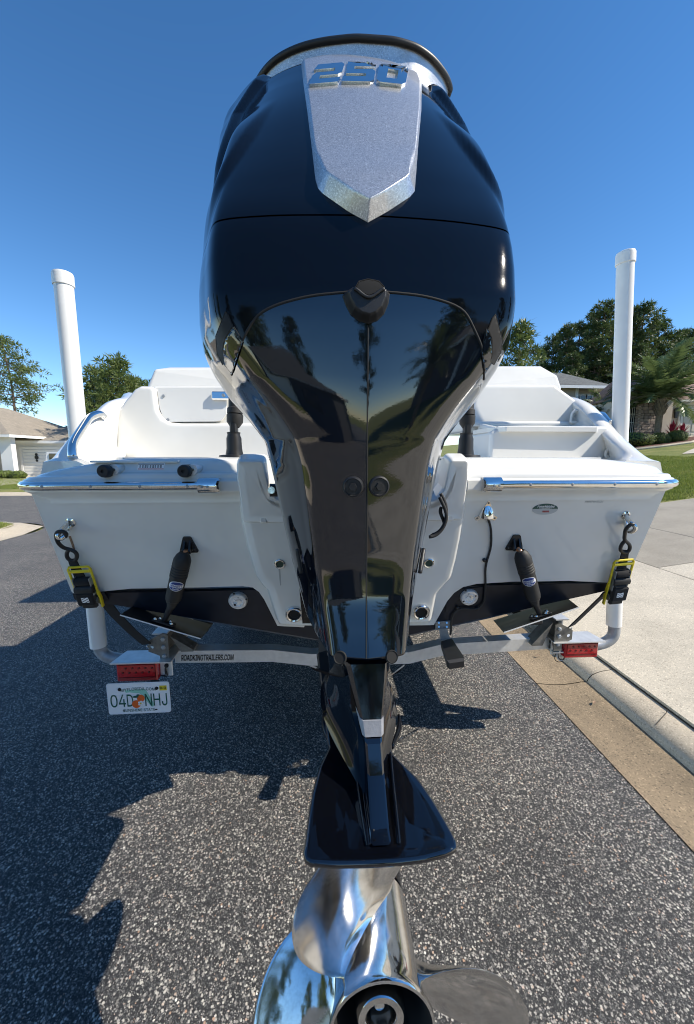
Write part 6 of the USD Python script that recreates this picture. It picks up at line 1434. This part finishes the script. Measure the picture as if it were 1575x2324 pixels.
q = gp_(1490, 22.0); make_palm('palm_tree', q, fp(1490, 905, 22.0)[2] - q[2], 44, 3.3, 'feather palm with a stout trunk in front of the tan house', 4, leaflets=40)
q = gp_(1365, 24.5); make_palm('palm_tree', q, fp(1365, 935, 24.5)[2] - q[2], 18, 1.9, 'small palm half hidden behind the right guide post', 9, leaflets=24)
for px, Y, L_, lbl in ((1523, 21.9, .95, 'larger pink and red leaved plant right of the palm trunk'), (1546, 21.9, .7, 'smaller pink and red leaved plant by the garage door')):
    q = gp_(px, Y); rng = np.random.default_rng(int(px)); t = thing('red_leaf_plant', q, lbl, 'plant')
    for i in range(26):
        a = i * 2.4; el = math.radians(88 - 70 * (i / 26)); o = np.array([math.cos(a) * math.cos(el), math.sin(a) * math.cos(el), math.sin(el)]); s = np.array([-math.sin(a), math.cos(a), 0]) * .055
        b0 = q + [0, 0, .25 + .2 * (1 - i / 26)]; l = L_ * rng.uniform(.7, 1.0)
        P = [b0, b0 + o * l * .5 + [0, 0, .02], b0 + o * l - [0, 0, .15 * l * (i / 26)]]
        part(t, 'leaf', tm(np.array([P[0] - s * .3, P[0] + s * .3, P[1] + s, P[2], P[1] - s]), [[0, 1, 2], [0, 2, 4], [4, 2, 3]]), 'red_leaf', False)
# garden walk and drive in front of the right house
solo('path', sheet([(14.4, 14.9), (15.3, 15.6), (17.0, 16.8), (21, 18.2), (24, 18.9), (24, 22.9), (27.2, 23.5), (32, 23.5), (32, 15.2), (22, 15.0), (15.0, 13.9)], lambda x, y: gz(x, y) + .02), 'slab_concrete', kind='structure')

# ------------------------------------------------------------------ white house on the left, its garage and a parked car
YL = 31.0
lh = thing('house', aty(80, 1085, YL) * [1, 1, 0], 'low white house with a tan shingle roof and garage at the left edge', 'house')
L = lambda px, py, Y=YL: aty(px, py, Y)
ze = L(90, 1001)[2]; xgl, xgr = L(50, 1040)[0], L(400, 1040)[0]
wall(lh, [xgl - .55, YL, -.1], [xgr, YL + 9, ze], 'siding_white')
gxa, gxb = L(53, 1040)[0], L(53, 1040)[0] + 5.2; gtop = L(70, 1019)[2]
gdr = part(lh, 'garage_door', box([gxa, YL - .05, 0], [gxb, YL - .01, gtop]), 'siding_white', False)
for i in range(9):
    part(gdr, 'door_panel', rbox([gxa + .06, YL - .085, gtop * i / 9 + .03], [gxb - .06, YL - .052, gtop * (i + 1) / 9 - .03], .012), 'white_trim', False)
part(lh, 'garage_trim', cat_([box([gxa - .16, YL - .10, 0], [gxa - .004, YL - .004, gtop + .16]), box([gxa - .003, YL - .101, gtop + .004], [gxb, YL - .0041, gtop + .16])]), 'white_trim', False)
part(lh, 'wall_ornament', cat_([hull(np.array([[gxa + 1.05 + .16 * math.cos(a) * f, YL - .11, gtop - .62 + dz + .16 * math.sin(a) * f] for a in np.linspace(0, 6.28, 8)] + [[gxa + 1.05, YL - .09, gtop - .62 + dz]])) for f, dz in ((1, 0), (.7, .22), (.6, -.24))]), 'satin_black', False)
# porch at the far left, with a white post
xp0 = L(-90, 1040, YL - 3)[0]; xp1 = L(22, 1040, YL - 3)[0]
wall(lh, [xp0 - 6, YL - 1.2, -.1], [xgl - .6, YL + 7, L(0, 985, YL)[2]], 'stucco')
pc_ = L(21, 1040, YL - 2.6); zp_ = L(20, 990, YL - 2.6)[2]
part(lh, 'porch_post', box([pc_[0] - .38, pc_[1] - .2, 0], [pc_[0] + .38, pc_[1] + .2, zp_]), 'white_trim', False)
part(lh, 'porch_post', box([pc_[0] - 5.4, pc_[1] - .2, 0], [pc_[0] - 4.8, pc_[1] + .2, zp_]), 'white_trim', False)
hip(lh, [xp0 - 6, YL - 2.9], [pc_[0] + .3, YL + 8], zp_ + .12, zp_ + 2.55, 'shingle_tan', .5, fascia='white_trim', th=.2)
hip(lh, [xgl - .55, YL], [xgr, YL + 9], ze + .05, ze + 2.15, 'shingle_tan', .55, fascia='white_trim', th=.22)
part(lh, 'downpipe', tube([[xgl - .50, YL - .12, .1], [xgl - .50, YL - .12, ze - .5], [xgl - .7, YL - .5, ze - .2]], .05, 8), 'white_trim', True)
for px, Y, r in ((8, 27.6, .5), (20, 27.7, .35), (42, 27.5, .5)):
    q = aty(px, 1085, Y); bush('low_bush', [q[0], q[1], .08], r, .3, {8: 'dark low bush at the very left edge under the porch', 20: 'small low bush at the foot of the white porch post', 42: 'low yellow green bush beside the white porch post'}[px], int(px) + 3, n=700, leaf=.06)
# white off-road car parked on the left drive
cc = aty(118, 1085, 25.5); cx, cy = cc[0] + .55, cc[1]
car = thing('parked_car', (cx, cy, .1), 'white boxy car with dark rear window parked in front of the garage on the left', 'car')
part(car, 'body', hull([[cx + s * w, y, z] for s in (-1, 1) for y, w, z in ((cy - .0, .85, .55), (cy, .86, 1.15), (cy + .05, .74, 1.90), (cy + 2.4, .72, 1.90), (cy + 2.9, .82, 1.2), (cy + 4.1, .8, 1.1), (cy + 4.1, .8, .5))]), 'car_white', 20)
part(car, 'rear_window', rbox([cx - .60, cy - .02, 1.28], [cx + .60, cy + .045, 1.80], .03), 'window_glass')
part(car, 'spare_wheel', lathe([cx - .05, cy - .02, .98], [0, -1, 0], [(0, .0), (0, .36), (.08, .38), (.19, .36), (.22, .2), (.21, 0)], 24), 'rubber', 35)
for s in (-1, 1):
    part(car, 'tail_lamp', rbox([cx + s * .80 - .06, cy - .03, 1.0], [cx + s * .80 + .06, cy + .02, 1.22], .01), 'tail_red')
    for yy in (.65, 3.3):
        part(car, 'wheel', lathe([cx + s * .72 - .12, cy + yy, .47], [1, 0, 0], [(0, .0), (.0, .34), (.03, .37), (.21, .37), (.24, .34), (.24, 0)], 22), 'rubber', 35)
part(car, 'bumper', rbox([cx - .86, cy - .18, .52], [cx + .86, cy + .02, .70], .03), 'satin_black')
part(car, 'wheel_flare', rbox([cx - .98, cy + .2, .55], [cx - .80, cy + 1.15, 1.0], .05), 'satin_black')
solo('driveway', sheet([(xgl - .3, 17.2), (xgl + 6.2, 17.2), (xgl + 6.2, YL - .02), (xgl - .3, YL - .02)], .135), 'slab_concrete', kind='structure')

# ------------------------------------------------------------------ the street behind the camera, seen only mirrored in the motor
bh = thing('house', (-9, -19, 0), 'dark grey house with a white garage across the street behind the camera', 'house')
wall(bh, [-15, -29, -.1], [-3, -19, 3.0], 'siding_dark')
part(bh, 'garage_door', box([-13.5, -19.0 + .01, .1], [-8.6, -18.93, 2.4]), 'white_trim', False)
part(bh, 'garage_trim', cat_([box([-13.8, -18.99, .1], [-13.52, -18.9, 2.7]), box([-8.58, -18.99, .1], [-8.3, -18.9, 2.7]), box([-13.5, -18.99, 2.42], [-8.6, -18.9, 2.7])]), 'cream_trim', False)
part(bh, 'window', box([-6.8, -19 + .01, .9], [-4.6, -18.94, 2.3]), 'window_glass', False)
hip(bh, [-15, -29], [-3, -19], 3.05, 6.0, 'shingle_grey', .5, fascia='white_trim', th=.22)
bh2 = thing('house', (17, -12, 1.9), 'tan house with a tall grey roof on the rise behind the camera to the right', 'house')
wall(bh2, [12, -26, .5], [24, -15, 5.6], 'siding_dark')
part(bh2, 'window', box([14, -14.99, 2.6], [16, -14.94, 4.2]), 'window_glass', False)
part(bh2, 'corner_board', box([12 - .02, -15.2, .5], [12.25, -14.93, 5.6]), 'white_trim', False)
hip(bh2, [12, -26], [24, -15], 5.65, 9.0, 'shingle_grey', .5, fascia='white_trim', th=.22)
make_palm('palm_tree', (6.5, -12, gz(6.5, -12)), 3.2, 30, 2.4, 'palm behind the camera, mirrored in the motor cowling', 31, leaflets=24)

# ------------------------------------------------------------------ grass blades on the near lawns
rng = np.random.default_rng(12)
bl = []
for i in range(9):
    a = rng.uniform(0, 6.28); o = np.array([math.cos(a), math.sin(a), 0]); s = np.array([-o[1], o[0], 0]) * .006; b = rng.normal(size=3) * [.035, .035, 0]; h = rng.uniform(.04, .075)
    bl.append(tm(np.array([b - s, b + s, b + o * .025 + [0, 0, h]]), [[0, 1, 2]]))
def grass(name, pts, n, label):
    pi = UsdGeom.PointInstancer.Define(stage, numbered('/World', name)); root = str(pi.GetPath())
    g = UsdGeom.Mesh.Define(stage, root + '/blade_tuft'); me = cat_(bl)
    g.CreatePointsAttr(Vt.Vec3fArray.FromNumpy(me.vertices.astype(np.float32))); g.CreateFaceVertexCountsAttr(Vt.IntArray.FromNumpy(np.full(len(me.faces), 3, np.int32))); g.CreateFaceVertexIndicesAttr(Vt.IntArray.FromNumpy(me.faces.astype(np.int32).ravel())); g.CreateSubdivisionSchemeAttr('none')
    UsdShade.MaterialBindingAPI.Apply(g.GetPrim()).Bind(MT['grass_blade'])
    pi.CreatePrototypesRel().SetTargets([g.GetPath()])
    P = Polygon(pts); x0_, y0_, x1_, y1_ = P.bounds; q = rng.uniform([x0_, y0_], [x1_, y1_], (n * 2, 2)); q = q[shapely.contains_xy(P, q[:, 0], q[:, 1])][:n]
    z = np.array([gz(x, y) if x > 2 else .11 for x, y in q])
    pi.CreatePositionsAttr(Vt.Vec3fArray.FromNumpy(np.column_stack([q, z]).astype(np.float32))); pi.CreateProtoIndicesAttr(Vt.IntArray.FromNumpy(np.zeros(len(q), np.int32)))
    a = rng.uniform(0, math.pi, len(q)); sc = rng.uniform(.6, 1.25, len(q)).astype(np.float32)
    pi.CreateOrientationsAttr(Vt.QuathArray([Gf.Quath(float(math.cos(t)), 0, 0, float(math.sin(t))) for t in a])); pi.CreateScalesAttr(Vt.Vec3fArray.FromNumpy(np.repeat(sc[:, None], 3, 1)))
    tag(pi.GetPrim(), label, 'grass', kind='stuff')
grass('grass', [(4.2, 7.35), (14, 7.35), (20, 14.6), (13.5, 13.6), (14, 17), (9, 17)], 26000, 'sunlit grass of the sloping lawn right of the boat')
grass('grass', [(-9.3, 9.35), (-7.8, 9.35), (-7.1, 8.9), (-6.9, 8.3), (-6.9, 6.0), (-12, 6.0), (-13, 9.35)], 11000, 'patch of sunlit grass inside the kerb corner at the left edge')
grass('grass', [(-20, 19), (-10, 19), (-14, 28), (-28, 28)], 16000, 'strip of lawn in front of the white house on the left')

# ------------------------------------------------------------------ litter along the kerb
rng = np.random.default_rng(44)
def kz(x): return float(np.interp(x, kp[:8, 0], kp[:8, 1])) if x < 2.1 else gz(x, 0)
solo('twig', tube([[1.985, 1.99, .040], [1.995, 1.93, .041], [2.012, 1.88, .047], [2.016, 1.85, .049]], [.004, .005, .004, .002], 6, smooth=12), 'palm_bark', 'dry brown twig lying on the kerb below the right tail light', 'twig')
for k, (x, y, l) in enumerate(((1.80, 2.28, 'dry leaf in the gutter pan nearest the asphalt joint'), (1.88, 1.55, 'curled dry leaf at the foot of the kerb near the right edge'), (1.76, 2.9, 'small dry leaf in the gutter below the tail light wires'))):
    a = rng.uniform(0, 6); o = np.array([math.cos(a), math.sin(a), 0]); q = np.array([-o[1], o[0], 0]); c = np.array([x, y, .004 if x < 1.9 else kz(x) + .004])
    solo('dry_leaf', tm(np.array([c - o * .022, c + q * .009 + [0, 0, .007], c + o * .024 + [0, 0, .004], c - q * .009 + [0, 0, .006]]), [[0, 1, 2], [0, 2, 3]]), 'rust_steel', l, 'leaf')
